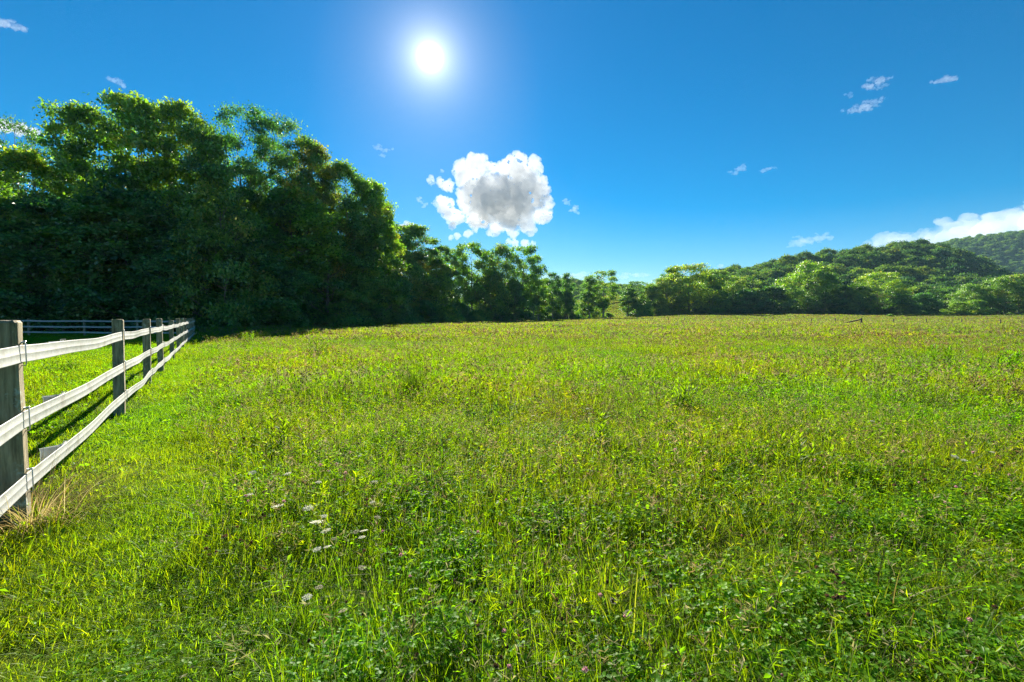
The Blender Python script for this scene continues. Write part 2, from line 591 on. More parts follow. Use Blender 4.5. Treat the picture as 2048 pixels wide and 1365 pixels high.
def patch(name, r, n_blade, hmin, hmax, w, segs, clover=0, dry=0, stalks=0, heads=0, broad=0, clump=0.5, cl_size=0.019, head_r=0.006):
    mb = MB()
    n1 = int(n_blade * (1 - clump))
    P = np.concatenate([disc(n1, r), clumped(n_blade - n1, r, max(4, int(26 * r * r)), 0.05 if r < 1 else 0.11)])
    n = len(P)
    h = R.uniform(hmin, hmax, n) * R.choice([0.6, 1.0, 1.25], n, p=[.4, .45, .15])
    mb.blades(P, h, w * R.uniform(0.6, 1.4, n), R.uniform(0, 2 * np.pi, n), R.uniform(0.05, 0.9, n), R.uniform(0, 0.5, n), pick(GREENS, n) * (LANE_GAIN if 'lane' in name else 1.0), segs)
    if segs > 2:                                # short dense bottom growth
        nt_ = int(n_blade * 0.8)
        mb.blades(disc(nt_, r), R.uniform(.035, .085, nt_), w * 1.15, R.uniform(0, 6.28, nt_), R.uniform(0.1, 1.1, nt_), R.uniform(0, .7, nt_),
                  pick(GREENS, nt_) * (LANE_GAIN if 'lane' in name else .9), 2)
    if dry:
        P = disc(dry, r)
        mb.blades(P, R.uniform(hmin, hmax * 1.2, dry), w * 0.7, R.uniform(0, 6.28, dry), R.uniform(0.2, 1.3, dry), R.uniform(0.1, 1.2, dry), pick(DRY, dry), segs)
    if clover:
        P = clumped(clover, r, max(3, int(8 * r * r)), 0.14)
        hh = R.uniform(0.35, 0.95, clover) * hmax * 0.8
        top = P + np.stack([R.normal(0, 0.02, clover), R.normal(0, 0.02, clover), hh], 1)
        az0 = R.uniform(0, 6.28, clover)
        c = pick(CLOVER, clover); s = cl_size * R.uniform(0.7, 1.3, clover)
        for k in range(3):
            a = az0 + k * 2.094 + R.normal(0, 0.15, clover)
            el = R.uniform(-0.3, 0.45, clover)
            D = np.stack([np.cos(a) * np.cos(el), np.sin(a) * np.cos(el), np.sin(el)], 1)
            Nn = np.stack([R.normal(0, .35, clover), R.normal(0, .35, clover), np.ones(clover)], 1)
            mb.rounds(top, D, Nn, s, s * 0.85, c)
        if segs > 2:
            mb.blades(P, hh, 0.003, az0, 0.05, 0.05, c * 0.9, 2)
    if broad:
        P = disc(broad, r); hh = R.uniform(0.2, 0.8, broad) * hmax
        P[:, 2] += hh
        a = R.uniform(0, 6.28, broad); el = R.uniform(-0.5, 0.9, broad)
        D = np.stack([np.cos(a) * np.cos(el), np.sin(a) * np.cos(el), np.sin(el)], 1)
        Nn = np.stack([R.normal(0, .5, broad), R.normal(0, .5, broad), np.ones(broad)], 1)
        Ls = R.uniform(1.0, 2.1, broad) * cl_size * 1.1
        mb.leaves(P, D, Nn, Ls, Ls * R.uniform(.28, .5, broad), pick(CLOVER, broad))
    if stalks:
        P = disc(stalks, r); az = R.uniform(0, 6.28, stalks)
        hh = R.uniform(1.0, 1.75, stalks) * hmax
        cs = np.where(R.random((stalks, 1)) < .55, pick(DRY, stalks), pick(GREENS, stalks) * 1.1)
        bend = R.uniform(0.05, .6, stalks)
        mb.blades(P, hh, w * 0.55, az, bend, 0.15, cs, segs)
        for q in range(7):                      # loose seed panicle
            t = R.uniform(0.72, 1.0, stalks)
            out = hh * (0.15 * t + bend * t * t)
            up = hh * (t - .35 * bend * t * t - .25 * bend ** 2 * t ** 3)
            B = P + np.stack([np.cos(az) * out, np.sin(az) * out, up], 1)
            D = np.stack([R.normal(0, 1, stalks), R.normal(0, 1, stalks), R.uniform(.2, 1.2, stalks)], 1)
            mb.leaves(B, D, R.normal(0, 1, (stalks, 3)), 0.02 + w * 4, w * 1.1, cs)
    if heads:
        P = clumped(heads, r, max(2, int(6 * r * r)), 0.12); az = R.uniform(0, 6.28, heads)
        hh = R.uniform(.8, 1.35, heads) * hmax
        mb.blades(P, hh, w * 0.5, az, 0.05, 0.12, pick(GREENS, heads) * 0.8, 2)
        Tp = P + np.stack([np.cos(az) * hh * .16, np.sin(az) * hh * .16, hh * .97], 1)
        c = np.where(R.random((heads, 1)) < .8, np.array([[.075, .042, .028]]), np.array([[.36, .18, .24]])) * R.uniform(.6, 1.4, (heads, 1))
        mb.heads(Tp, head_r * R.uniform(.7, 1.3, heads), c)
    return mb.mesh(name, M_GRASS)


def source(name, meshes, tintc=(1, 1, 1)):
    c = bpy.data.collections.new(name)
    for k, me in enumerate(meshes):
        so = bpy.data.objects.new('%s_%02d' % (name, k), me)
        so.color = (*tintc, 1)
        c.objects.link(so)
    return c


def scatter(name, P, rot, scl, idx, coll):
    me = bpy.data.meshes.new(name)
    n = len(P)
    me.vertices.add(n); me.vertices.foreach_set('co', np.asarray(P, np.float32).ravel())
    a = me.attributes.new('rot', 'FLOAT_VECTOR', 'POINT'); a.data.foreach_set('vector', np.asarray(rot, np.float32).ravel())
    a = me.attributes.new('scl', 'FLOAT_VECTOR', 'POINT'); a.data.foreach_set('vector', np.asarray(scl, np.float32).ravel())
    a = me.attributes.new('idx', 'INT', 'POINT'); a.data.foreach_set('value', np.asarray(idx, np.int32))
    o = link(name, me)
    ng = bpy.data.node_groups.new(name, 'GeometryNodeTree')
    ng.interface.new_socket('Geometry', in_out='INPUT', socket_type='NodeSocketGeometry')
    ng.interface.new_socket('Geometry', in_out='OUTPUT', socket_type='NodeSocketGeometry')
    N, L = ng.nodes, ng.links
    gi, go = N.new('NodeGroupInput'), N.new('NodeGroupOutput')
    ci = N.new('GeometryNodeCollectionInfo'); ci.inputs['Collection'].default_value = coll
    ci.inputs['Separate Children'].default_value = True; ci.inputs['Reset Children'].default_value = True
    iop = N.new('GeometryNodeInstanceOnPoints'); iop.inputs['Pick Instance'].default_value = True

    def attr(nm, ty):
        q = N.new('GeometryNodeInputNamedAttribute'); q.data_type = ty; q.inputs['Name'].default_value = nm
        return q.outputs['Attribute']
    e2r = N.new('FunctionNodeEulerToRotation')
    L.new(attr('rot', 'FLOAT_VECTOR'), e2r.inputs[0])
    L.new(gi.outputs[0], iop.inputs['Points']); L.new(ci.outputs[0], iop.inputs['Instance'])
    L.new(attr('idx', 'INT'), iop.inputs['Instance Index'])
    L.new(e2r.outputs[0], iop.inputs['Rotation']); L.new(attr('scl', 'FLOAT_VECTOR'), iop.inputs['Scale'])
    L.new(iop.outputs[0], go.inputs[0])
    md = o.modifiers.new('scatter', 'NODES'); md.node_group = ng
    return o


def grid_points(xlo, xhi, ylo, yhi, sp):
    xs = np.arange(xlo, xhi, sp); ys = np.arange(ylo, yhi, sp)
    X, Y = np.meshgrid(xs, ys)
    X = X + (np.arange(len(ys)) % 2)[:, None] * sp * 0.5
    X = X.ravel() + R.uniform(-.35, .35, X.size) * sp; Y = Y.ravel() + R.uniform(-.35, .35, Y.size) * sp
    return X, Y


def lay(name, label, cat, X, Y, coll, nvar, base_scale, hvar=(0.75, 1.3), prefer=None):
    n = len(X)
    P = np.stack([X, Y, terrain(X, Y) + .012], 1)
    f = fbm2(X * 0.33 + 5, Y * 0.33 + 11, 3)
    hs = hvar[0] + (hvar[1] - hvar[0]) * ss(0.3, 0.7, f)
    s = base_scale * R.uniform(0.9, 1.12, n)
    scl = np.stack([s, s, s * hs], 1)
    rot = np.stack([np.zeros(n), np.zeros(n), R.uniform(0, 6.283, n)], 1)
    f2 = fbm2(X * 0.45 + 50, Y * 0.45 + 80, 2)
    idx = np.clip((ss(0.25, 0.75, f2) * nvar + R.normal(0, 0.7, n)).astype(int), 0, nvar - 1)
    o = scatter(name, P, rot, scl, idx, coll)
    tag(o, label, cat, kind='stuff')
    return o


def in_view(X, Y, m):
    return np.abs(X) < 1.2 * np.maximum(Y, 0) + m


# near
near = source('near_patch', [
    patch('near_0', .6, 1150, .08, .16, .0038, 4, clover=380, dry=60, broad=90, stalks=22, heads=3),
    patch('near_1', .6, 1400, .09, .18, .0038, 4, clover=180, dry=90, broad=60, stalks=40, heads=6),
    patch('near_2', .6, 1500, .10, .21, .0040, 4, clover=60, dry=130, broad=40, stalks=70, heads=4),
    patch('near_3', .6, 1450, .10, .21, .0042, 4, clover=110, dry=140, broad=60, stalks=60, heads=14),
    patch('near_4', .6, 1300, .09, .19, .0040, 4, clover=200, dry=90, broad=100, stalks=34, heads=9)])
X, Y = grid_points(-14, 14, -1.2, 8.2, 0.56)
k = in_view(X, Y, 2.2) & (fence_side(X, Y) > 0.1) & ~lane_t(X, Y)
lay('meadow_grass', 'tall clover-rich meadow grass with seed stalks', 'grass', X[k], Y[k], near, 5, 1.0)
lane_src = source('lane_patch', [
    patch('lane_0', .6, 3000, .045, .085, .0036, 3, clover=110, dry=40, broad=12, cl_size=.014),
    patch('lane_1', .6, 3200, .045, .090, .0036, 3, clover=30, dry=70, broad=6, cl_size=.014),
    patch('lane_2', .6, 3000, .050, .095, .0038, 3, clover=60, dry=40, broad=20, cl_size=.014)])
X, Y = grid_points(-16, 2, -1.2, 11.0, 0.54)
k = in_view(X, Y, 2.2) & lane_t(X, Y)
lay('mown_grass', 'short mown grass lane running beside the white rail fence', 'grass', X[k], Y[k], lane_src, 3, 1.0, (0.75, 1.2))
# middle
mid = source('mid_patch', [
    patch('mid_0', 1.0, 1500, .10, .20, .0095, 3, clover=260, dry=40, broad=160, stalks=20, heads=24, cl_size=.03, head_r=.009),
    patch('mid_1', 1.0, 1500, .12, .24, .0095, 3, clover=120, dry=60, broad=120, stalks=36, heads=42, cl_size=.03, head_r=.009),
    patch('mid_2', 1.0, 1600, .12, .25, .0100, 3, clover=60, dry=80, broad=90, stalks=56, heads=30, cl_size=.03, head_r=.009),
    patch('mid_3', 1.0, 1400, .10, .24, .0100, 3, clover=120, dry=70, broad=160, stalks=30, heads=60, cl_size=.03, head_r=.009)])
X, Y = grid_points(-34, 34, 7.6, 27, 1.08)
k = in_view(X, Y, 4) & (fence_side(X, Y) > 0.3) & ~lane_t(X, Y)
lay('meadow_grass', 'meadow grass dotted with brown seed heads in the middle distance', 'grass', X[k], Y[k], mid, 4, 1.0, (.65, 1.45))
midlane = source('midlane_patch', [
    patch('midlane_0', 1.0, 2400, .04, .08, .008, 3, clover=60, dry=50, broad=30, cl_size=.03),
    patch('midlane_1', 1.0, 2400, .045, .095, .008, 3, clover=50, dry=70, broad=40, cl_size=.03)])
X, Y = grid_points(-30, 2, 10.5, 36, 0.9)
k = lane_t(X, Y)
lay('mown_grass', 'far stretch of the mown lane towards the fence corner', 'grass', X[k], Y[k], midlane, 2, 0.8, (0.7, 1.1))
X, Y = grid_points(-62, -1, 0.5, 42, 1.08)
k = (fence_side(X, Y) < -0.05) & (np.abs(X) < 1.2 * np.maximum(Y, 0) + 5) & (wood_depth(X, Y) < 3)
paddock_src = source('paddock_patch', [
    patch('paddock_0', 1.0, 2000, .06, .12, .008, 3, clover=80, dry=60, broad=60, cl_size=.03),
    patch('paddock_1', 1.0, 2000, .07, .15, .008, 3, clover=60, dry=90, broad=90, cl_size=.03)])
lay('paddock_grass', 'green paddock grass behind the white rail fence', 'grass', X[k], Y[k], paddock_src, 2, 1.0, (0.7, 1.8))
# far
far = source('far_patch', [
    patch('far_0', 2.2, 2400, .12, .24, .022, 2, broad=400, dry=200, stalks=120, heads=36, cl_size=.05, head_r=.016),
    patch('far_1', 2.2, 2400, .13, .27, .022, 2, broad=250, dry=300, stalks=220, heads=84, cl_size=.05, head_r=.016),
    patch('far_2', 2.2, 2300, .12, .26, .022, 2, broad=500, dry=160, stalks=90, heads=108, cl_size=.05, head_r=.016)])
X, Y = grid_points(-62, 76, 26, 63, 2.2)
k = in_view(X, Y, 6) & (fence_side(X, Y) > 0.5) & (wood_depth(X, Y) < 2.5) & ~lane_t(X, Y)
lay('meadow_grass', 'olive meadow grass of the open field beyond the lane', 'grass', X[k], Y[k], far, 3, 1.0, (0.65, 1.5))
vfar = source('vfar_patch', [
    patch('vfar_0', 4.6, 3200, .14, .28, .05, 2, dry=350, stalks=200, heads=60, clump=.3, head_r=.03),
    patch('vfar_1', 4.6, 3200, .14, .30, .05, 2, dry=700, stalks=400, heads=120, clump=.3, head_r=.03)])
X, Y = grid_points(-90, 260, 61, 235, 4.6)
k = in_view(X, Y, 12) & (wood_depth(X, Y) < 4)
lay('meadow_grass', 'hazy yellow-green grass at the far side of the field', 'grass', X[k], Y[k], vfar, 2, 1.0, (0.9, 1.3))
X, Y = grid_points(0, 150, 190, 350, 5.6)
k = (np.hypot(X - 74, Y - 320) < 75) | ((np.abs(X - Y * .235) < 16) & (Y < 330))
lay('knoll_grass', 'sunlit grass on the knoll seen through the gap in the trees', 'grass', X[k], Y[k], vfar, 2, 1.3, (0.7, 1.0))


# ------------------------------------------------------------------ trees
def crown_mesh(name, seed, H=22.0, r=6.0, base=0.12, lobes=26, lobe_r=(1.3, 2.6), n=30000, leaf=0.26, aspect=0.6, profile='round',
               scatter_r=0.46, per=36, gap=0.0, mat=None):
    rg = np.random.default_rng(seed)
    z0 = base * H; ch = H - z0

    def prof(t):
        if profile == 'round':
            return np.clip(1 - np.abs((t - 0.45) / 0.58) ** 2.4, 0.05, 1) ** 0.6
        if profile == 'column':
            return np.clip(1 - np.abs((t - 0.42) / 0.62) ** 3, 0.05, 1) ** 0.7 * 0.9
        if profile == 'skirt':
            return np.clip(1 - t ** 2.2, 0.06, 1) ** 0.6
        return np.clip(1 - np.abs((t - 0.62) / 0.5) ** 2, 0.05, 1) ** 0.6      # 'top'
    C = []; LR = []
    for k in range(lobes):
        t = (k + rg.uniform(0, 1)) / lobes
        a = k * 2.39996 + rg.uniform(-.5, .5)
        lr = rg.uniform(*lobe_r) * (1.0 - 0.35 * t)
        rr = max(0.0, r * prof(t) - lr * 0.6) * rg.uniform(0.12, 1.15) ** .55
        z = z0 + ch * t
        z = min(max(z, z0 + lr * 0.5), H - lr * 0.75)
        C.append((rr * math.cos(a), rr * math.sin(a), z)); LR.append(lr)
    C.append((rg.uniform(-.6, .6), rg.uniform(-.6, .6), H - lobe_r[0] * 0.8)); LR.append(lobe_r[0])
    C = np.array(C); LR = np.array(LR)
    # sprigs on the lobes
    ns = n // per
    p = LR ** 2; p /= p.sum()
    li = rg.choice(len(LR), ns, p=p)
    d = rg.normal(0, 1, (ns, 3)); d[:, 2] = np.where(d[:, 2] < -.35, -d[:, 2], d[:, 2]) + .15; d += C[li] * np.array([1, 1, 0]) / (np.hypot(C[li, 0], C[li, 1])[:, None] + .5) * .6
    d /= np.linalg.norm(d, axis=1, keepdims=True)
    ph = rg.uniform(0, 6.28, (len(LR), 3))
    bump = 1 + 0.18 * np.sin(5 * d[:, 0] + ph[li, 0]) * np.sin(5 * d[:, 1] + ph[li, 1]) + 0.12 * np.sin(9 * d[:, 2] + ph[li, 2])
    q = LR[li] * bump * rg.uniform(0.45, 1.0, ns) ** 0.4
    S = C[li] + d * q[:, None] * np.array([1.05, 1.05, 0.80])
    if gap > 0:
        hsh = np.sin(S[:, 0] * 1.7 + seed) * np.sin(S[:, 1] * 1.9 + 2 * seed) * np.sin(S[:, 2] * 1.6 + seed * 3)
        keep = hsh > -1 + gap * 1.25
        S = S[keep]; li = li[keep]; d = d[keep]
    S[:, 2] = np.maximum(S[:, 2], 0.15)
    P = np.repeat(S, per, 0) + rg.normal(0, 1, (len(S) * per, 3)) * np.array([1, 1, 0.62]) * np.repeat(scatter_r * rg.uniform(.6, 1.35, (len(S), 1)), per, 0)
    dd = np.repeat(d, per, 0)
    m = len(P)
    D = dd * 0.5 + rg.normal(0, 0.8, (m, 3)); D[:, 2] -= 0.25
    Nn = rg.normal(0, 0.42, (m, 3)) + np.array([0, 0, 0.55]) + dd * 0.7
    Ls = leaf * rg.uniform(0.6, 1.35, m)
    base_c = np.array([0.145, 0.305, 0.056])
    lob_t = 1 + rg.normal(0, 0.17, (len(LR), 1)) * np.array([[1.5, 1.0, 0.6]])
    c = base_c * np.repeat(lob_t[li] * (1 + rg.normal(0, .32, (len(S), 1)).clip(-.6, .8) * np.array([[1.2, 1, .8]])), per, 0) * rg.uniform(0.75, 1.3, (m, 1)) * (1 + rg.normal(0, 0.08, (m, 3)))
    mb = MB()
    mb.leaves(P, D, Nn, Ls, Ls * aspect, np.clip(c, 0.005, 0.4))
    return mb.mesh(name, mat or M_LEAF), C, LR


def trunk_mesh(name, seed, C, LR, H, r0, sides=7, sub=2):
    rg = np.random.default_rng(seed + 1000)
    mb = MB()
    wob = rg.normal(0, 0.25, (9, 2)).cumsum(0) * 0.6; wob[0] = 0
    tzs = np.linspace(0, 1, 9)
    zt = H * 0.86
    path = np.stack([wob[:, 0], wob[:, 1], tzs * zt - 0.25], 1)
    rad = r0 * (1 - tzs) ** 0.85 + 0.025; rad[0] *= 1.45
    w = (1, 1, 1)
    mb.tube(path, rad, w, sides)
    for c, lr in zip(C, LR):
        zb = max(H * 0.06, min(c[2] - rg.uniform(0.5, 2.6) - 0.25 * math.hypot(c[0], c[1]), zt * 0.95))
        t = zb / zt
        b = np.array([np.interp(t, tzs, path[:, 0]), np.interp(t, tzs, path[:, 1]), zb])
        rb = max(0.03, np.interp(t, tzs, rad) * 0.5)
        midp = b * 0.5 + c * 0.5 + np.array([0, 0, -0.08 * np.linalg.norm(c - b)]) + rg.normal(0, .15, 3)
        mb.tube(np.array([b, midp, c]), [rb, rb * .65, rb * .3], w, 4, False)
        for _ in range(sub):
            e = c + rg.normal(0, 1, 3) * lr * np.array([.55, .55, .45])
            s = midp * 0.4 + c * 0.6
            mb.tube(np.array([s, (s + e) / 2 + rg.normal(0, .1, 3), e]), [rb * .35, rb * .25, .012], w, 3, False)
    return mb.mesh(name, M_BARK, True)


PROTO = {}


def proto(key, seed, H, r, r0=0.28, **kw):
    cm, C, LR = crown_mesh('crown_' + key, seed, H=H, r=r, **kw)
    tm = trunk_mesh('trunk_' + key, seed, C, LR, H, r0)
    co = np.empty(len(cm.vertices) * 3, np.float32); cm.vertices.foreach_get('co', co)
    co = co.reshape(-1, 3)
    PROTO[key] = (cm, tm, float(np.percentile(co[:, 2], 99.9)), float(np.percentile(np.hypot(co[:, 0], co[:, 1]), 97)))


# near wood
proto('dome', 11, 24, 6.2, lobes=48, lobe_r=(1.3, 2.5), n=42000, leaf=.36, base=.10, profile='round', gap=.12)
proto('twin', 12, 24, 5.8, lobes=46, lobe_r=(1.2, 2.3), n=38000, leaf=.36, base=.12, profile='round', gap=.14)
proto('airy', 13, 24, 6.4, lobes=70, lobe_r=(.9, 1.7), n=44000, leaf=.27, base=.20, profile='round', gap=.15, scatter_r=.42, per=26)
proto('skirt', 14, 17, 5.6, lobes=30, lobe_r=(1.2, 2.5), n=27000, leaf=.36, base=.0, profile='skirt', gap=.2)
proto('column', 15, 20, 4.2, lobes=30, lobe_r=(1.1, 2.0), n=23000, leaf=.36, base=.03, profile='column', gap=.25)
proto('stem', 17, 20, 4.4, r0=.20, lobes=34, lobe_r=(1.1, 2.0), n=26000, leaf=.36, base=.36, profile='round', gap=.25)
proto('bush', 16, 5, 2.8, r0=.08, lobes=16, lobe_r=(.8, 1.4), n=10000, leaf=.26, base=.0, profile='skirt', gap=.1, scatter_r=.34, per=26)
# tree line (130 m and farther)
proto('far_dome', 21, 20, 7.0, lobes=30, lobe_r=(1.6, 2.9), n=20000, leaf=.46, base=.10, profile='round', gap=.25, scatter_r=.62, per=22)
proto('far_oak', 22, 18, 8.4, lobes=34, lobe_r=(1.7, 3.0), n=22000, leaf=.46, base=.10, profile='round', gap=.25, scatter_r=.62, per=22)
proto('far_slim', 23, 18, 4.0, lobes=24, lobe_r=(1.0, 1.9), n=12000, leaf=.42, base=.18, profile='column', gap=.4, scatter_r=.5, per=20)
proto('far_open', 24, 19, 5.2, lobes=30, lobe_r=(1.0, 1.9), n=14000, leaf=.42, base=.22, profile='top', gap=.45, scatter_r=.5, per=20)
proto('far_skirt', 25, 13, 6.2, lobes=30, lobe_r=(1.4, 2.6), n=18000, leaf=.42, base=.0, profile='skirt', gap=.2, scatter_r=.5, per=20)

random.seed(5)


def tree(kind, x, y, height, width, tintc, name, label, cat='tree', group=None, rz=None, lean=0.0):
    cm, tm, H, r = PROTO[kind]
    root = empty(name, (x, y, tz(x, y) - 0.05), random.uniform(0, 6.283) if rz is None and lean == 0 else (rz or 0))
    s = height / H
    w = (width * 0.5) / r if width else s
    root.scale = (w, w, s)
    root.rotation_euler[1] = lean
    tag(root, label, cat, group)
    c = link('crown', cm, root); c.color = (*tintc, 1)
    link('trunk', tm, root)
    return root


# tints multiply a mid green leaf
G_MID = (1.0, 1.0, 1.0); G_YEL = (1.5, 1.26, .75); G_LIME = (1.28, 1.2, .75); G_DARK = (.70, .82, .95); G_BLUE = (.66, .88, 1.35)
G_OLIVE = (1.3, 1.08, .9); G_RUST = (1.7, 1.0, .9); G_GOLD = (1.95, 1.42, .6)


def tree_px(kind, px, top, Y, wpx, tintc, label, group=None, name='broadleaf_tree', lean=0.0):
    p = pix(px, top, Y)
    x = p[0]
    hgt = p[2] - tz(x, Y)
    wid = wpx / F * Y if wpx else None
    return tree(kind, x, Y, hgt, wid, tintc, name, label, group=group, lean=lean)


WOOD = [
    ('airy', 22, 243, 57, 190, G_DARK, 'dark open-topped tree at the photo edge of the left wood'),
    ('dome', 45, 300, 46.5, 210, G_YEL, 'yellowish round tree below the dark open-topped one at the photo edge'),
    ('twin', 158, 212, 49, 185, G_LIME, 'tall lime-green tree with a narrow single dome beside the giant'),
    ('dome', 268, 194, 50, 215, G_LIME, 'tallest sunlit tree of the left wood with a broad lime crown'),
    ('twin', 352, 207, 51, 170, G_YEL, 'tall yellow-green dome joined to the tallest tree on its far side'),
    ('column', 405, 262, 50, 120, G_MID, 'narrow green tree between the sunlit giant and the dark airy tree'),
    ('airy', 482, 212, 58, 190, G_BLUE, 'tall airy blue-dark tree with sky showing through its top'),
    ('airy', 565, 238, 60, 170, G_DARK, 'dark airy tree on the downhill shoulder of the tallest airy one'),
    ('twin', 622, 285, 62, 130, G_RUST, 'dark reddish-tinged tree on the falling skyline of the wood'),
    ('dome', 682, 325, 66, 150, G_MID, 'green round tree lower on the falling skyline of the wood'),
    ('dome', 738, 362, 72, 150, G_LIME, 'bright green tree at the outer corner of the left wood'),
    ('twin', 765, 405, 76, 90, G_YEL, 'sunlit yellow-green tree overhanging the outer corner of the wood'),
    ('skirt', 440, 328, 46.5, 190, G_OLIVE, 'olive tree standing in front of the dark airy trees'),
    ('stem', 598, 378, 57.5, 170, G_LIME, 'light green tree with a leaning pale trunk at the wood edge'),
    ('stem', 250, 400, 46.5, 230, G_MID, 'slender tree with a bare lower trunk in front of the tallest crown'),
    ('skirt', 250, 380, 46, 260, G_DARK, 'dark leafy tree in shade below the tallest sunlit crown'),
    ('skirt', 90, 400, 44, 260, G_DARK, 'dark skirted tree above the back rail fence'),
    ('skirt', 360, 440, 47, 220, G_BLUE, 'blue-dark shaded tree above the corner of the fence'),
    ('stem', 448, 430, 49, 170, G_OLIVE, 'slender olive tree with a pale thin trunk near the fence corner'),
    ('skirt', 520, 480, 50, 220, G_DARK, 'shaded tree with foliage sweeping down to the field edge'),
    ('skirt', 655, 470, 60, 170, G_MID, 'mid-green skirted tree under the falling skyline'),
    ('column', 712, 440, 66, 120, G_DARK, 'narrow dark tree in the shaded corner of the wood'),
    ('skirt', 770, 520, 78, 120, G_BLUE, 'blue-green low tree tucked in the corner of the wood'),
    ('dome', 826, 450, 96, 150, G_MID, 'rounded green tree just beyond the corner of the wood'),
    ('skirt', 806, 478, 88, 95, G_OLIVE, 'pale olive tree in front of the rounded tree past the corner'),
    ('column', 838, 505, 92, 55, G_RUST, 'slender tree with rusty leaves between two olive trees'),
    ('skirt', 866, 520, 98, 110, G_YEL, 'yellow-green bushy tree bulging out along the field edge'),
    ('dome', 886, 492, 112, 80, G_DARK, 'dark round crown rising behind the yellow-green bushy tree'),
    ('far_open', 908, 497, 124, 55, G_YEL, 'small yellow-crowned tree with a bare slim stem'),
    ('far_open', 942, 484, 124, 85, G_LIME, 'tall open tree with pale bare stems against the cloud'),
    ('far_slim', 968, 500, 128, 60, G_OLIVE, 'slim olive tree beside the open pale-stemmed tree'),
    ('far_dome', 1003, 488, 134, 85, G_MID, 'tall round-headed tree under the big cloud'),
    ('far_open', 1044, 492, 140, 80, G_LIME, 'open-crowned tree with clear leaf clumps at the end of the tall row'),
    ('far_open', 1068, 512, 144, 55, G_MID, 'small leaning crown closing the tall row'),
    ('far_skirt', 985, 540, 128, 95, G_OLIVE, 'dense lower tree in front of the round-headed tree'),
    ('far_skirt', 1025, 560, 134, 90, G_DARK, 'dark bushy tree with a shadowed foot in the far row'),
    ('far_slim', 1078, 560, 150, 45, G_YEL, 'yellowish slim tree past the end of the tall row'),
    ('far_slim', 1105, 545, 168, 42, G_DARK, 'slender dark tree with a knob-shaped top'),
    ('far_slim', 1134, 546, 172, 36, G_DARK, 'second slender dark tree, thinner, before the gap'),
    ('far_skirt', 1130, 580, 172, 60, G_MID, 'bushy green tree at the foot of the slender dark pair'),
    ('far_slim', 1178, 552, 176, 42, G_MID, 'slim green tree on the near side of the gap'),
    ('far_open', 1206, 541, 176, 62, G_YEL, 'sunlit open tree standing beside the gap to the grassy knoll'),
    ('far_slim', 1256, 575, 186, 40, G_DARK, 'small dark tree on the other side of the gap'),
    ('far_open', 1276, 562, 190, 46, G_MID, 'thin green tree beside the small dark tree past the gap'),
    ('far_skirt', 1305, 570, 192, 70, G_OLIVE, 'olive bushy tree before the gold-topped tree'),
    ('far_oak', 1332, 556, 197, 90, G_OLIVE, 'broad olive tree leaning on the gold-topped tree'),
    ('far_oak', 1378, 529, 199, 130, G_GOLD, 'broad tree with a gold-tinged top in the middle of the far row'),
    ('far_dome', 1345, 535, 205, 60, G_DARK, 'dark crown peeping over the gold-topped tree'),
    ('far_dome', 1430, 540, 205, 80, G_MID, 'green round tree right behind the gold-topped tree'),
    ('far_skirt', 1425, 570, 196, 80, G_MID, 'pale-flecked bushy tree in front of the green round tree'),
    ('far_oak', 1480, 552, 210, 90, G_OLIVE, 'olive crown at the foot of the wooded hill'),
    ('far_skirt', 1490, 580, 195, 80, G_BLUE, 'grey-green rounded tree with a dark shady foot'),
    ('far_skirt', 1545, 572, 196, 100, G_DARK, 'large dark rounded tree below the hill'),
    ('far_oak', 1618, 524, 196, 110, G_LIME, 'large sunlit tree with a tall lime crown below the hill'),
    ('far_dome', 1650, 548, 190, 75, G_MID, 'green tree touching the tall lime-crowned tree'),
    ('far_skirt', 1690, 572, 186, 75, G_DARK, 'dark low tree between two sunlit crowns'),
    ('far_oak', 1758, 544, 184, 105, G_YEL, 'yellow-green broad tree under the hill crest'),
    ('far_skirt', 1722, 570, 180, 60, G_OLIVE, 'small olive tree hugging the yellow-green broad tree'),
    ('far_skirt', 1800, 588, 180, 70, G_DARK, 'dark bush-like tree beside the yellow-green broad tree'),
    ('far_skirt', 1846, 586, 190, 60, G_BLUE, 'blue-green tree at the foot of the steep slope'),
    ('far_slim', 1872, 578, 196, 55, G_DARK, 'dark pointed tree at the foot of the steep slope'),
    ('far_oak', 1945, 568, 176, 75, G_MID, 'green tree behind the bright low bush'),
    ('far_oak', 1998, 556, 172, 85, G_MID, 'broad green tree with a bare trunk at the far end'),
    ('far_oak', 2040, 548, 170, 80, G_OLIVE, 'last broad tree cut by the photo edge below the mountain'),
]
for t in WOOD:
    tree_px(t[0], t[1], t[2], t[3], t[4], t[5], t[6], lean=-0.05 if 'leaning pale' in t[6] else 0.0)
tree_px('far_skirt', 1918, 604, 166, 62, G_YEL, 'bright yellow-green low bush standing out from the far row', name='bush')
tree_px('far_skirt', 1952, 600, 168, 58, G_LIME, 'taller half of the bright low bush pair', name='bush')

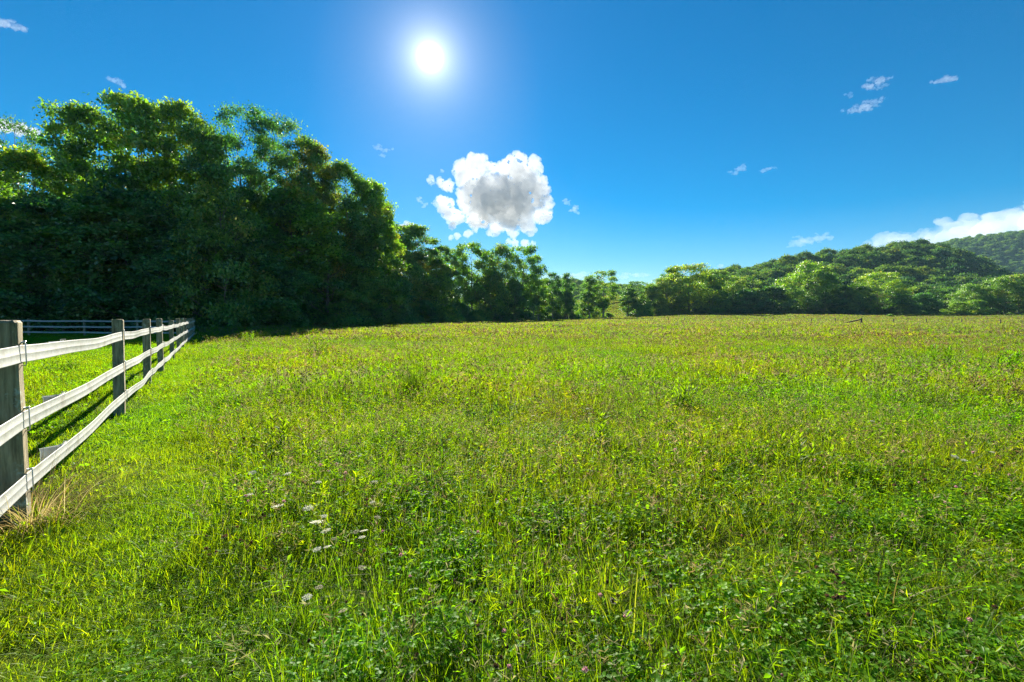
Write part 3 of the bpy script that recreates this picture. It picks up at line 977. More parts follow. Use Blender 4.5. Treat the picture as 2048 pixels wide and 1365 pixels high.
# trees deeper in the wood
GRP = 'trees deep inside the wood'
n_in = 0
for row in range(4):
    for xx in np.arange(-108, 2, 6.5):
        x = xx + random.uniform(-2.2, 2.2)
        e = float(np.interp(x, EX, EY))
        y = e + 6 + row * 8 + random.uniform(-3, 3)
        if x > -18 and row > 2:
            continue
        if abs(x) > 1.2 * y + 8:
            continue
        # skyline limit: stay below the crowns named above
        px = 1024 + F * x / y
        lim = float(np.interp(px, [-200, 0, 100, 270, 360, 440, 500, 580, 640, 740, 780, 830, 900, 1000, 1060, 1100], [250, 262, 270, 225, 250, 270, 245, 270, 320, 395, 455, 480, 510, 510, 530, 590])) + 135
        ztop = pix(px, lim, y)[2]
        hgt = min(random.uniform(16, 25), ztop - tz(x, y))
        if hgt < 5:
            continue
        tree(random.choice(['dome', 'twin', 'column', 'skirt']), x, y, hgt, random.uniform(9, 13), random.choice([G_DARK, G_MID, G_BLUE, G_OLIVE]),
             'broadleaf_tree', 'shaded tree standing deep in the wood behind the edge trees, %s' % ('first row in', 'second row in', 'third row in', 'fourth row in', 'deepest row')[row], group=GRP)
        n_in += 1
for q, x in enumerate((-58, -66, -75, -84, -62, -72, -82, -92)):
    y = float(np.interp(x, EX, EY)) + (2 if q < 4 else 12)
    tree('skirt' if q < 4 else 'dome', x, y, 15 if q < 4 else 21, 13, (G_DARK, G_MID)[q % 2], 'broadleaf_tree',
         'tree continuing the wood past the far end of the back fence', group=GRP)
GRP = 'trees behind the far row'
for xx in np.arange(8, 235, 9.0):
    x = xx + random.uniform(-2.5, 2.5)
    e = float(np.interp(x, EX, EY))
    px = 1024 + F * x / (e + 14)
    if 1140 < px < 1300:
        continue
    y = e + random.uniform(9, 20)
    lim = float(np.interp(px, [1000, 1100, 1300, 1380, 1440, 1600, 1700, 1900, 2048], [540, 585, 585, 560, 575, 560, 570, 590, 575])) + 8
    hgt = pix(px, lim, y)[2] - tz(x, y)
    tree(random.choice(['far_oak', 'far_dome', 'far_skirt']), x, y, hgt, random.uniform(10, 15), random.choice([G_DARK, G_MID, G_BLUE, G_OLIVE]),
         'broadleaf_tree', 'tree half hidden behind the far row, ' + ('beside the tall row' if px < 1140 else 'behind the gold-topped tree' if px < 1480 else 'below the hill' if px < 1800 else 'towards the mountain'), group=GRP)

# shrubs along the foot of the wood
GRP = 'shrubs along the foot of the wood'
pts = []
for a, b in zip(EDGE[:-1], EDGE[1:]):
    L_ = math.hypot(b[0] - a[0], b[1] - a[1]); nn = max(1, int(L_ / 3.6))
    for q in range(nn):
        t = (q + random.random()) / nn
        pts.append((a[0] + (b[0] - a[0]) * t, a[1] + (b[1] - a[1]) * t))
for x, y in pts:
    if abs(x) > 1.2 * y + 4:
        continue
    px = 1024 + F * x / y
    if 1222 < px < 1250:
        continue
    y += random.uniform(0.5, 4); x += random.uniform(-1, 1)
    small = px > 1060
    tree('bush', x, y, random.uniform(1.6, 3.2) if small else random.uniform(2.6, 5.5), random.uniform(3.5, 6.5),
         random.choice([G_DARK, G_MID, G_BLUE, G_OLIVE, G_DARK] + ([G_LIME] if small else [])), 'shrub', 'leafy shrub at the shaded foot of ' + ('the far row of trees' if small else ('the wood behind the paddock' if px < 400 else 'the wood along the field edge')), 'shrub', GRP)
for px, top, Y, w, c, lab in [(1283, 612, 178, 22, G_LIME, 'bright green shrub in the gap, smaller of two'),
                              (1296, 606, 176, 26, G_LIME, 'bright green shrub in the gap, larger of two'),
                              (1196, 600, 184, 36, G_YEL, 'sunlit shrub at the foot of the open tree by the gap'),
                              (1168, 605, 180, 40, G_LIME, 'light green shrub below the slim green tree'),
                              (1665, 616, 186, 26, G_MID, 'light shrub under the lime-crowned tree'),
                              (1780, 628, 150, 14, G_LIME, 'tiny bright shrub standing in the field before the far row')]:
    p = pix(px, top, Y)
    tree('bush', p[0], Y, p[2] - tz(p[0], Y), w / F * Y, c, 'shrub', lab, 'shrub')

# wooded hillside
hill_meshes = []
for s_ in range(4):
    cm, C, LR = crown_mesh('hill_crown_%d' % s_, 40 + s_, H=15, r=6.5, base=.0, lobes=24, lobe_r=(1.3, 2.5), n=7500, leaf=.72, aspect=.7,
                           profile='round', scatter_r=.8, gap=.0, per=12, mat=M_FARLEAF)
    hill_meshes.append(cm)
cnt = 0
TINT_NAME = {G_MID: 'mid-green', G_DARK: 'dark green', G_OLIVE: 'olive', G_BLUE: 'blue-green', G_LIME: 'lime-green', G_YEL: 'yellow-green'}
HT = [G_MID, G_DARK, G_OLIVE, G_BLUE, G_MID, G_LIME, G_DARK, G_MID, G_YEL]
cand = []
for xx in np.arange(120, 540, 10.5):
    for yy in np.arange(275, 440, 10.5):
        x, y = xx + random.uniform(-4, 4), yy + random.uniform(-4, 4)
        if abs(x) > 1.16 * y or x < 0.40 * y:
            continue
        el = (tz(x, y) + 14 - 1.4) / y
        if el < 0.062:
            continue
        cand.append((x, y))
step = max(1.0, len(cand) / 298.0)
sel = [cand[int(q * step)] for q in range(int(len(cand) / step))]
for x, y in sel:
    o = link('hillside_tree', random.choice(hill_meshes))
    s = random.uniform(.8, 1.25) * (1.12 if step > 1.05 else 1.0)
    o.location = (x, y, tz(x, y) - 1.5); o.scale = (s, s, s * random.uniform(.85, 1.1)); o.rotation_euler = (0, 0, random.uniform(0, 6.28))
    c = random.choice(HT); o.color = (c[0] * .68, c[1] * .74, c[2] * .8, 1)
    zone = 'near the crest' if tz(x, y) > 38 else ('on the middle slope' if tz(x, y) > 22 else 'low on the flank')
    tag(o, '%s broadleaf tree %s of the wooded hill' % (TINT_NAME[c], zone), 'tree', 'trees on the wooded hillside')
    cnt += 1

# distant forest: mountain and low ridge, one mass
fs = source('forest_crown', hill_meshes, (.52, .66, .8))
pts = []
X, Y = grid_points(500, 1320, 640, 975, 8.5)
k = (X > .74 * Y) & (X < 1.22 * Y)
pts.append((X[k], Y[k]))
X, Y = grid_points(-90, 420, 480, 640, 9.5)
k = (X < .62 * Y) & (X > -0.05 * Y)
pts.append((X[k], Y[k]))
X, Y = grid_points(60, 420, 260, 470, 11)
k = (X < 1.2 * Y) & (X > .2 * Y) & (np.hypot(X - 74, Y - 320) > 78) & (X > 160)
pts.append((X[k], Y[k]))
X = np.concatenate([p[0] for p in pts]); Y = np.concatenate([p[1] for p in pts])
nF = len(X)
s = R.uniform(.75, 1.25, nF) * np.where(Y > 640, .78, 1.0)
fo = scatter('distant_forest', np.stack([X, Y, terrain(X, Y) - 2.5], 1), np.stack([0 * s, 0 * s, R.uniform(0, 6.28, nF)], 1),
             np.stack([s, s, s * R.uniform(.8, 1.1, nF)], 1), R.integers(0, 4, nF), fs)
tag(fo, 'forest covering the far mountain and the low ridge', 'forest', kind='stuff')

# ------------------------------------------------------------------ the white rail fence
FENCE_Y = [-0.35, 2.97, 6.4, 9.2, 11.7, 15.1, 18.0, 20.6, 23.4, 26.2, 29.0, 31.8, 34.5]
FDIR = np.array([-0.66, 1.0]); FDIR /= np.linalg.norm(FDIR)
FNRM = np.array([FDIR[1], -FDIR[0]])          # towards the camera's side


def fxy(y):
    return np.array([-1.347 - 0.66 * y, y])


def post_mesh(name, h, half, mat, seed):
    rg = random.Random(seed)
    bm = bmesh.new()
    prof = []
    k = half * 0.42
    for sx, sy in ((1, 1), (-1, 1), (-1, -1), (1, -1)):
        e = [(sx * half, sy * (half - k)), (sx * (half - k * .3), sy * (half - k * .3)), (sx * (half - k), sy * half)]
        prof += e if sx * sy > 0 else e[::-1]
    rings = []
    zs = [-0.35, 0.0, h * .25, h * .5, h * .75, h - 0.012, h]
    for z in zs:
        dx, dy = rg.uniform(-.004, .004), rg.uniform(-.004, .004)
        f = 1.0 if z < h - .001 else 0.93
        rings.append([bm.verts.new((x * f * rg.uniform(.985, 1.015) + dx, y * f * rg.uniform(.985, 1.015) + dy, z + (rg.uniform(-.006, .006) if z > .1 else 0))) for x, y in prof])
    n = len(prof)
    for a, b in zip(rings[:-1], rings[1:]):
        for j in range(n):
            bm.faces.new((a[j], a[(j + 1) % n], b[(j + 1) % n], b[j]))
    bm.faces.new(rings[-1]); bm.faces.new(rings[0][::-1])
    me = bpy.data.meshes.new(name); bm.to_mesh(me); bm.free()
    me.materials.append(mat)
    return me


def clip_mesh():
    mb = MB()
    h = 0.078
    mb.tube([(0, -0.012, h), (0, 0.010, h), (0, 0.014, h - .01), (0, 0.014, -h + .01), (0, 0.010, -h), (0, -0.012, -h)], 0.004, (1, 1, 1), 6)
    mb.tube([(-.004, -.01, h - .005), (.012, .02, h + .004)], 0.006, (1, 1, 1), 6)
    return mb.mesh('rail_clip', M_STEEL, True)


CLIP = clip_mesh()
RAIL_Z = [1.155, 0.716, 0.300]
POST_HALF = 0.062


def ribbon(points, zc, hw=0.057, seed=0, sag=0.028, twist=0.2, step=0.11):
    """a flexible rail: three raised wire ridges on a thin band, following the posts"""
    rg = np.random.default_rng(seed)
    prof = [(-1, 0.0), (-.94, .002), (-.86, .0), (-.06, .0), (0, .0022), (.06, .0), (.86, .0), (.94, .002), (1, .0)]
    mb = MB(); rows = []
    for si, (a, b) in enumerate(zip(points[:-1], points[1:])):
        L_ = np.linalg.norm(b[:2] - a[:2]); m = max(3, int(L_ / step)) if a[1] < 12 else max(3, int(L_ / 0.4))
        s1 = rg.uniform(.3, 1.2) * sag; tw = rg.uniform(-1, 1) * twist; ph = rg.uniform(0, 6.28)
        d = (b - a)[:2] / L_; nr = np.array([d[1], -d[0]])
        for q in range(m + (1 if si == len(points) - 2 else 0)):
            t = q / m
            env = 4 * t * (1 - t)
            z = a[2] + (b[2] - a[2]) * t + zc - s1 * env + 0.008 * env * math.sin(9 * t + ph)
            lat = 0.012 * env * math.sin(7 * t + ph * 2)
            ti = tw * env * math.sin(5 * t + ph) + 0.03 * math.sin(11 * t + ph)
            c = a[:2] + (b - a)[:2] * t + nr * lat
            row = []
            for u, e in prof:
                row.append((c[0] + nr[0] * (e + u * hw * math.sin(ti)), c[1] + nr[1] * (e + u * hw * math.sin(ti)), z + u * hw * math.cos(ti)))
            for u, e in prof[::-1]:
                e2 = -.003 - e
                row.append((c[0] + nr[0] * (e2 + u * hw * math.sin(ti)), c[1] + nr[1] * (e2 + u * hw * math.sin(ti)), z + u * hw * math.cos(ti)))
            rows.append(row)
    V = np.array(rows).reshape(-1, 3); k = len(prof) * 2
    T = []
    for r_ in range(len(rows) - 1):
        for j in range(k):
            a, b = r_ * k + j, r_ * k + (j + 1) % k
            T += [[a, b, b + k], [a, b + k, a + k]]
    for base in (0, (len(rows) - 1) * k):
        for j in range(1, k - 1):
            T.append([base, base + j, base + j + 1])
    mb.add(V, T, (1, 1, 1))
    return mb.mesh('rail', M_RAIL, True)


def rail_fence(label, cat, pts2, heights, seed, nrm, detail=True):
    o0 = np.array([pts2[0][0], pts2[0][1], tz(*pts2[0])])
    root = empty('rail_fence', o0)
    tag(root, label, cat)
    rg = random.Random(seed)
    shared = [post_mesh('post', 1.40, POST_HALF, M_POST, seed + q) for q in range(4)]
    for q, (x, y) in enumerate(pts2):
        p = link('post', shared[q % 4], root)
        p.location = np.array([x, y, tz(x, y)]) - o0
        p.scale = (1, 1, heights[q] / 1.40)
        p.rotation_euler = (rg.uniform(-.02, .02), rg.uniform(-.02, .02), math.atan2(nrm[1], nrm[0]) + rg.uniform(-.06, .06))
        if detail:
            for rz_ in RAIL_Z:
                c = link('clip', CLIP, root)
                xy = np.array([x, y]) + nrm * (POST_HALF + 0.012) + FDIR * 0.0
                c.location = np.array([xy[0], xy[1], tz(x, y) + rz_]) - o0
                c.rotation_euler = (0, 0, math.atan2(nrm[1], nrm[0]) - math.pi / 2)
    for k_, rz_ in enumerate(RAIL_Z):
        P = [np.array([x + nrm[0] * (POST_HALF + .008), y + nrm[1] * (POST_HALF + .008), tz(x, y)]) - o0 for x, y in pts2]
        r_ = link('rail', ribbon(P, rz_, seed=seed * 10 + k_), root)
    return root, o0


pp = [tuple(fxy(y)) for y in FENCE_Y]
hts = [1.40, 1.375, 1.385, 1.385, 1.39, 1.34, 1.38, 1.385, 1.37, 1.38, 1.38, 1.38, 1.42]
fence, fo0 = rail_fence('white flexible-rail fence on weathered posts running along the mown lane', 'fence', pp, hts, 3, FNRM)


# lapped splices between the first two posts in view: short doubled bands with a loose end
def splice_mesh(loose, seed):
    rg = np.random.default_rng(seed)
    mb = MB()
    hw = 0.060; L_ = 0.26
    nx = 10
    rows = []
    for q in range(nx + 1):
        t = q / nx
        out = 0.010 + loose * max(0, 0.6 - t) ** 1.5 * 0.75
        for u in (-1, -.5, 0, .5, 1):
            rows.append(((t - .5) * L_, out + rg.normal(0, .001), u * hw * (1 - .06 * abs(math.sin(3 * t))) + 0.02 * loose * (1 - t) * 6 * (u + .4) * .2))
    V = np.array(rows); V2 = V + np.array([0, -.003, 0]); k = 5
    T = []
    nV = len(V)
    for a in range(nx):
        for j in range(4):
            p, q_ = a * k + j, a * k + j + 1
            T += [[p, q_, q_ + k], [p, q_ + k, p + k], [p + nV, q_ + nV + k, q_ + nV], [p + nV, p + k + nV, q_ + nV + k]]
    mb.add(np.concatenate([V, V2]), T, (1, 1, 1))
    mb.tube([(0.06, -.02, hw + .012), (0.06, .012, hw + .012), (.062, .014, 0), (.06, .012, -hw - .004)], .0035, (1, 1, 1), 5)
    return mb.mesh('splice', M_RAIL, False)


rails = [o for o in fence.children if o.name.startswith('rail')]
for k_, (yy, loose) in enumerate([(3.75, .10), (3.72, .22), (3.70, .30)]):
    xy = fxy(yy) + FNRM * (POST_HALF + .008)
    o = link('splice', splice_mesh(loose, k_), rails[k_])
    o.location = np.array([xy[0], xy[1], tz(*xy) + RAIL_Z[k_] - 0.012]) - fo0
    o.rotation_euler = (0, 0, math.atan2(FDIR[1], FDIR[0]))

c_ = fxy(34.5)
back = [(c_[0] - d, c_[1] - 0.03 * d) for d in (0.0, 4.1, 8.0, 12.1, 16.0, 20.2, 24.0)]
rail_fence('far white rail fence crossing the back of the paddock before the wood', 'fence', [(x - .3, y + .25) for x, y in back], [1.3] * 7, 8, np.array([0.0, -1.0]), False)

# ------------------------------------------------------------------ wire fence across the field
wf_pts = [(1220, 646.5, True), (1274, 646.6, False), (1305, 646.8, False), (1336, 647, False), (1369, 647.2, False), (1406, 647.5, False), (1443, 647.8, False),
          (1485, 648.2, False), (1528, 648.8, False), (1579, 649.2, False), (1622, 649.6, False), (1670, 650.2, False), (1722, 652, True),
          (1786, 651.5, False), (1853, 652, False), (1922, 652.5, False), (2000, 653.5, False)]
P3 = []
for px, py, br in wf_pts:
    Y_ = np.interp(px, [1220, 1722, 2000], [128, 80, 68])
    x = (px - 1024) / F * Y_
    P3.append((x, Y_, br))
o0 = np.array([P3[0][0], P3[0][1], tz(P3[0][0], P3[0][1])])
wf = empty('wire_fence', o0)
tag(wf, 'thin wire fence on steel posts crossing the far field', 'fence')
mb = MB()
mb.box((0, 0, .55), .055, .03, .75, (1, 1, 1)); mb.box((0, .018, .55), .008, .022, .75, (1, 1, 1))
for q in range(9):
    mb.box((0, -.016, .15 + q * .12), .012, .006, .012, (1, 1, 1))
TP = mb.mesh('steel_post', M_TPOST)
BP = post_mesh('brace_post', 1.45, .11, M_DARKPOST, 77)
for x, y, br in P3:
    loc = np.array([x, y, tz(x, y)]) - o0
    o = link('brace_post' if br else 'steel_post', BP if br else TP, wf)
    o.location = loc
    if br:
        mb = MB()
        a = np.array([-.05, -.02, 1.22]); b = np.array([-3.6, 1.6, .12])
        mb.tube([a, (a + b) / 2, b], [.10, .105, .11], (1, 1, 1), 7)
        d = link('diagonal_brace', mb.mesh('diagonal_brace', M_DARKPOST), wf)
        d.location = loc
    else:
        o.rotation_euler = (random.uniform(-.05, .05), random.uniform(-.05, .05), random.uniform(-.2, .2))
        o.scale = (1, 1, random.uniform(.92, 1.05))
for hz in (.35, .7, 1.05):
    mb = MB()
    mb.tube([np.array([x, y - .03, tz(x, y) + hz]) - o0 for x, y, br in P3], .003, (1, 1, 1), 4)
    link('wire', mb.mesh('wire', M_STEEL), wf)


# ------------------------------------------------------------------ meadow plants one can pick out
def umbel_mesh(name, seed, white=True):
    rg = np.random.default_rng(seed)
    mb = MB()
    n = 34; r = 0.036
    a = np.arange(n) * 2.39996; q = r * np.sqrt((np.arange(n) + .5) / n)
    P = np.stack([q * np.cos(a), q * np.sin(a), 0.004 * np.cos(q / r * 1.5) + rg.normal(0, .002, n)], 1)
    col = np.array([.86, .87, .80]) if white else np.array([.42, .38, .26])
    for m in range(6):
        ang = m * 1.047 + rg.uniform(0, 1, n)
        D = np.stack([np.cos(ang), np.sin(ang), .15 + 0 * ang], 1)
        mb.rounds(P, D, np.tile([0, 0, 1.0], (n, 1)) + rg.normal(0, .25, (n, 3)), .0062, .0055, np.tile(col, (n, 1)) * rg.uniform(.85, 1.1, (n, 1)))
    me = mb.mesh(name, M_PETAL)
    st = MB()
    for p in P[::2]:
        st.tube([(0, 0, -.028), p * (1, 1, 0) * .6 + (0, 0, -.012), p], .0008, (.10, .17, .04), 3, False)
    st.tube([(0.01, 0.005, -.36), (.004, .002, -.18), (0, 0, -.028)], .0016, (.09, .15, .035), 4)
    return me, st.mesh(name + '_stem', M_GRASS)


UM = [umbel_mesh('umbel_a', 1), umbel_mesh('umbel_b', 2), umbel_mesh('umbel_c', 3, False)]


def place_flower(px, py, hgt, sc, um, name, label, cat, group, tilt=.25):
    """a flower whose head shows at a photograph pixel, hgt metres above the soil"""
    d = ray(px, py); t = (hgt - CAM[2]) / d[2]
    for _ in range(4):
        p = CAM + d * t
        t = (hgt + tz(p[0], p[1]) - CAM[2]) / d[2]
    p = CAM + d * t
    sc *= .72
    root = empty(name, (p[0], p[1], tz(p[0], p[1])), random.uniform(0, 6.28))
    tag(root, label, cat, group)
    a = link('flower_head', um[0], root); b = link('stem', um[1], root)
    for o in (a, b):
        o.location = (0, 0, hgt); o.scale = (sc, sc, sc if o is a else max(sc, .95))
        o.rotation_euler = (random.uniform(-tilt, tilt), random.uniform(-tilt, tilt), 0)
    return root


UMB = [(504, 946, 1.0), (575, 948, 1.1), (637, 965, .8), (498, 990, 1.0), (555, 1013, 1.3), (616, 1017, 1.1), (633, 1045, 1.3), (648, 1033, .7), (652, 1062, .95),
       (749, 964, .9), (728, 1062, .8), (724, 1075, .7), (634, 1099, .8), (655, 1094, .8), (745, 1005, .6), (720, 912, .6), (1910, 914, 1.0), (1928, 921, .8),
       (1066, 832, .8), (940, 760, .9), (946, 763, .8), (1175, 818, .9), (1180, 828, .7), (875, 730, .8), (614, 1195, .7), (1010, 768, .8), (1745, 843, .8), (1985, 905, .7)]
for px, py, sc in UMB:
    place_flower(px, py, random.uniform(.24, .30), sc, UM[random.randint(0, 1)], 'wild_carrot_flower', 'lacy white wild carrot flower in the meadow grass', 'flower', 'white wild carrot flowers')
for px, py, sc in [(755, 1035, .9), (712, 1064, .9), (724, 1136, .9), (686, 1222, .8), (779, 968, .8), (542, 970, .7), (668, 1078, .7), (1094, 1044, .9), (1228, 1202, .9), (1256, 1228, .9), (638, 1175, .8)]:
    place_flower(px, py, random.uniform(.2, .27), sc * .8, UM[2], 'faded_wild_carrot_flower', 'faded cream wild carrot head going to seed', 'flower', 'faded wild carrot heads')


def clover_head(name, seed, c0, c1):
    rg = np.random.default_rng(seed)
    mb = MB()
    n = 70
    d = rg.normal(0, 1, (n, 3)); d[:, 2] = d[:, 2] * .8 + .35; d /= np.linalg.norm(d, axis=1, keepdims=True)
    t = rg.random((n, 1))
    mb.leaves(d * .003, d + rg.normal(0, .12, (n, 3)), rg.normal(0, 1, (n, 3)), rg.uniform(.009, .0135, n), .0042, np.array(c0) * (1 - t) + np.array(c1) * t)
    me = mb.mesh(name, M_PETAL)
    st = MB()
    st.tube([(.02, -.01, -.24), (.008, 0, -.12), (0, 0, 0)], .0013, (.09, .13, .035), 4)
    for k_ in range(3):
        a = k_ * 2.1
        st.leaves(np.array([[0, 0, -.012]]), np.array([[math.cos(a), math.sin(a), .3]]), np.array([[0, 0, 1.0]]), .022, .011, np.array([[.05, .12, .02]]))
    return me, st.mesh(name + '_stem', M_GRASS)


CL_PINK = [clover_head('clover_pink_%d' % q, 50 + q, (.42, .17, .29), (.60, .38, .48)) for q in range(2)]
CL_BROWN = [clover_head('clover_brown_%d' % q, 60 + q, (.05, .026, .018), (.13, .075, .05)) for q in range(2)]
for px, py in [(568, 1003), (496, 1002), (673, 928), (656, 942), (765, 1063), (1018, 1333), (1290, 1018), (1272, 1030), (1200, 1190), (1250, 1233), (1170, 1340), (860, 1180), (1663, 1075), (1700, 1102),
               (1838, 965), (1912, 974), (1890, 1005), (1710, 990), (1950, 948), (1000, 1048), (956, 1064), (1630, 920), (1604, 887), (1648, 935), (992, 885), (690, 960), (850, 958), (1940, 1240), (700, 905), (802, 1110), (1008, 1262), (820, 1153)]:
    place_flower(px, py, random.uniform(.15, .24), random.uniform(.8, 1.15), CL_PINK[random.randint(0, 1)], 'clover_flower', 'small round pink clover flower among the grass', 'flower', 'pink clover flowers', .4)
brown = [(411, 1072), (413, 1098), (417, 1110), (447, 1074), (452, 1072), (480, 1081), (432, 1104), (476, 1054), (521, 1036), (530, 1032), (506, 1034), (528, 985), (743, 1049), (758, 1067), (784, 1090), (730, 1102),
         (780, 1089), (815, 983), (830, 978), (866, 975), (835, 905), (850, 912), (862, 915), (880, 902), (1665, 1143), (1672, 1150), (1678, 1157), (1686, 1167), (1670, 1166), (1673, 1193), (1681, 1195), (1690, 1197),
         (1738, 1230), (1656, 1192), (1666, 1197), (1635, 1135), (1090, 1130), (1115, 1200), (1025, 1207), (1032, 1185), (957, 1252), (1002, 1315), (990, 1332), (835, 1310), (830, 1318), (1236, 1192), (1012, 1214),
         (1790, 910), (1800, 918), (1770, 905), (1890, 935), (1875, 960), (1855, 940), (1930, 960), (1780, 930), (1600, 980), (1590, 985), (1615, 975), (1990, 1215), (1936, 1305), (1958, 1318)]
for px, py in brown:
    place_flower(px + random.uniform(-2, 2), py, random.uniform(.17, .27), random.uniform(.75, 1.15), CL_BROWN[random.randint(0, 1)], 'clover_seed_head', 'dry brown clover seed head on a thin stem', 'seed head', 'brown clover seed heads', .4)
rg_ = random.Random(9)
for _ in range(170):
    px, py = rg_.uniform(480, 2040), 690 + 330 * rg_.random() ** 1.3
    pk = rg_.random() < .12
    place_flower(px, py, rg_.uniform(.2, .3), rg_.uniform(.9, 1.4), (CL_PINK if pk else CL_BROWN)[rg_.randint(0, 1)], 'clover_flower' if pk else 'clover_seed_head',
                 'small round pink clover flower among the grass' if pk else 'dry brown clover seed head on a thin stem', 'flower' if pk else 'seed head', 'pink clover flowers' if pk else 'brown clover seed heads', .4)


def weed_mesh(seed, stems, h, spread, L0, col, colstem, dens=60):
    rg = np.random.default_rng(seed)
    st = MB(); lf = MB()
    for s_ in range(stems):
        b = np.array([rg.normal(0, spread), rg.normal(0, spread), -.02]); hh = h * rg.uniform(.6, 1.05)
        top = b + np.array([rg.normal(0, .12 * h), rg.normal(0, .12 * h), hh])
        mid_ = (b + top) / 2 + rg.normal(0, .02, 3)
        st.tube([b, mid_, top], [.0032, .0026, .001], colstem, 4, False)
        m = int(dens * hh)
        t = np.linspace(.12, 1, m)[:, None]
        P = (1 - t) ** 2 * b + 2 * t * (1 - t) * mid_ + t ** 2 * top
        a = np.arange(m) * 2.39996 + rg.uniform(0, 6)
        el = rg.uniform(.1, .8, m) + .3 * t[:, 0]
        D = np.stack([np.cos(a) * np.cos(el), np.sin(a) * np.cos(el), np.sin(el)], 1)
        Ls = L0 * rg.uniform(.7, 1.2, m) * (1 - .45 * np.abs(t[:, 0] - .5))
        N_ = np.tile([0, 0, 1.0], (m, 1)) + rg.normal(0, .2, (m, 3))
        c = np.asarray(col) * rg.uniform(.75, 1.25, (m, 1))
        # two-part leaf: rising blade, drooping tip
        lf.leaves(P, D, N_, Ls, Ls * .19, c, .02)
    return st.mesh('weed_stems', M_GRASS), lf.mesh('weed_leaves', M_GRASS)


W_GOLD = (.10, .205, .014); W_DARK = (.06, .14, .018)
WEEDS = [
    (880, 975, 1, .62, .01, .085, W_DARK, 'tall single-stemmed weed with narrow drooping leaves in mid meadow'),
    (1362, 828, 12, .42, .09, .09, W_GOLD, 'bright leafy weed clump in the middle of the meadow'),
    (1605, 945, 9, .30, .11, .08, W_GOLD, 'broad lime weed clump with a dark shaded base'),
    (1190, 905, 8, .34, .08, .09, W_GOLD, 'loose upright weed clump with pointed lime leaves'),
    (1350, 880, 4, .30, .05, .08, W_DARK, 'small spreading weed just in front of the bright leafy clump'),
    (640, 722, 9, .62, .14, .12, W_DARK, 'leafy weed clump far up the meadow near the lane'),
    (1880, 742, 9, .6, .16, .12, W_DARK, 'bushy weed clump far out in the field'),
    (2012, 756, 11, .6, .16, .12, W_GOLD, 'weed clump at the photo edge of the far field'),
    (560, 905, 6, .34, .08, .09, W_GOLD, 'weed clump at the rim of the mown lane'),
    (985, 870, 8, .32, .10, .08, W_DARK, 'low weed patch beside the brown seed heads'),
    (1545, 1260, 3, .26, .05, .06, W_GOLD, 'small young weed with upright tips in the near meadow'),
    (880, 1330, 3, .2, .05, .06, W_GOLD, 'short weed sprouting between the clover at the lower rim'),
    (1130, 765, 6, .5, .12, .1, W_GOLD, 'lime weed clump in the upper middle of the meadow'),
    (760, 770, 5, .45, .10, .1, W_GOLD, 'weed clump beside the dark rush tuft'),
    (128, 752, 10, .35, .16, .09, W_DARK, 'dark weed tussock in the paddock behind the rails'),
    (500, 690, 7, .6, .16, .12, W_GOLD, 'weed clump where the lane meets the field'),
]
for q, (px, py, stems, h, spread, L0, col, lab) in enumerate(WEEDS):
    x, y, z = ground_at(px, py)
    root = empty('weed_plant', (x, y, z))
    tag(root, lab, 'plant')
    a, b = weed_mesh(100 + q, stems if stems == 1 else int(stems * 1.3), h * (1.25 if stems == 1 else 1.15), spread * 1.15, L0 * 1.35, col, (.07, .10, .03))
    link('stem', a, root); link('foliage', b, root)


def tuft(name, label, px, py, n, h, w, spread, cols, bend, lean, seed_heads=0):
    x, y, z = ground_at(px, py)
    mb = MB()
    P = np.stack([R.normal(0, spread, n), R.normal(0, spread, n), np.full(n, -.02)], 1)
    mb.blades(P, h * R.uniform(.5, 1.1, n), w, np.arctan2(P[:, 1], P[:, 0]) + R.normal(0, .5, n), R.uniform(*bend, n), R.uniform(*lean, n), pick(np.array(cols), n), 5)
    o = link(name, mb.mesh(name, M_GRASS))
    o.location = (x, y, z)
    tag(o, label, 'grass tuft')


tuft('rush_tuft', 'dark upright rush tuft standing alone in the meadow', 825, 800, 260, .68, .007, .06, [(.028, .062, .018), (.035, .075, .02)], (0, .25), (0, .25))
tuft('dry_grass_tuft', 'dry straw-coloured grass tuft at the foot of the first fence post', 66, 1050, 620, .56, .0036, .10, list(DRY * 1.5) + list(DRY * 1.3) + [(.09, .15, .03)], (.3, 1.2), (.2, 1.0))
tuft('dry_grass_tuft', 'half-green dry tuft at the foot of the second fence post', 238, 826, 160, .28, .004, .10, list(DRY) + [(.08, .14, .02)], (.2, .9), (.1, .7))
tuft('dry_grass_tuft', 'dry tuft at the foot of the third fence post', 292, 762, 160, .30, .005, .14, list(DRY) + [(.08, .14, .02)], (.2, .9), (.1, .7))
tuft('dry_grass_tuft', 'straw tuft under the bottom rail past the fourth post', 345, 712, 160, .34, .007, .2, list(DRY) + [(.08, .14, .02)], (.2, .9), (.1, .7))
tuft('tall_grass_tuft', 'tall arching blades rising from the clover in the near meadow', 1252, 1290, 26, .42, .0065, .05, [(.10, .15, .02), (.14, .17, .03)], (.1, .6), (0, .3))
tuft('tall_grass_tuft', 'tall yellowing blades in the near meadow beside the brown seed heads', 1760, 1225, 24, .36, .006, .06, [(.12, .15, .02), (.2, .16, .05)], (.1, .8), (0, .4))
tuft('tall_grass_tuft', 'thick pale blade tuft among the white flowers', 830, 1130, 16, .34, .006, .04, [(.13, .17, .02), (.11, .16, .02)], (0, .35), (0, .2))
tuft('tall_grass_tuft', 'tall green blade tuft at the right lower corner of the meadow', 1905, 1330, 50, .34, .005, .09, [(.06, .13, .02), (.09, .14, .02)], (.2, 1.0), (.1, .6))


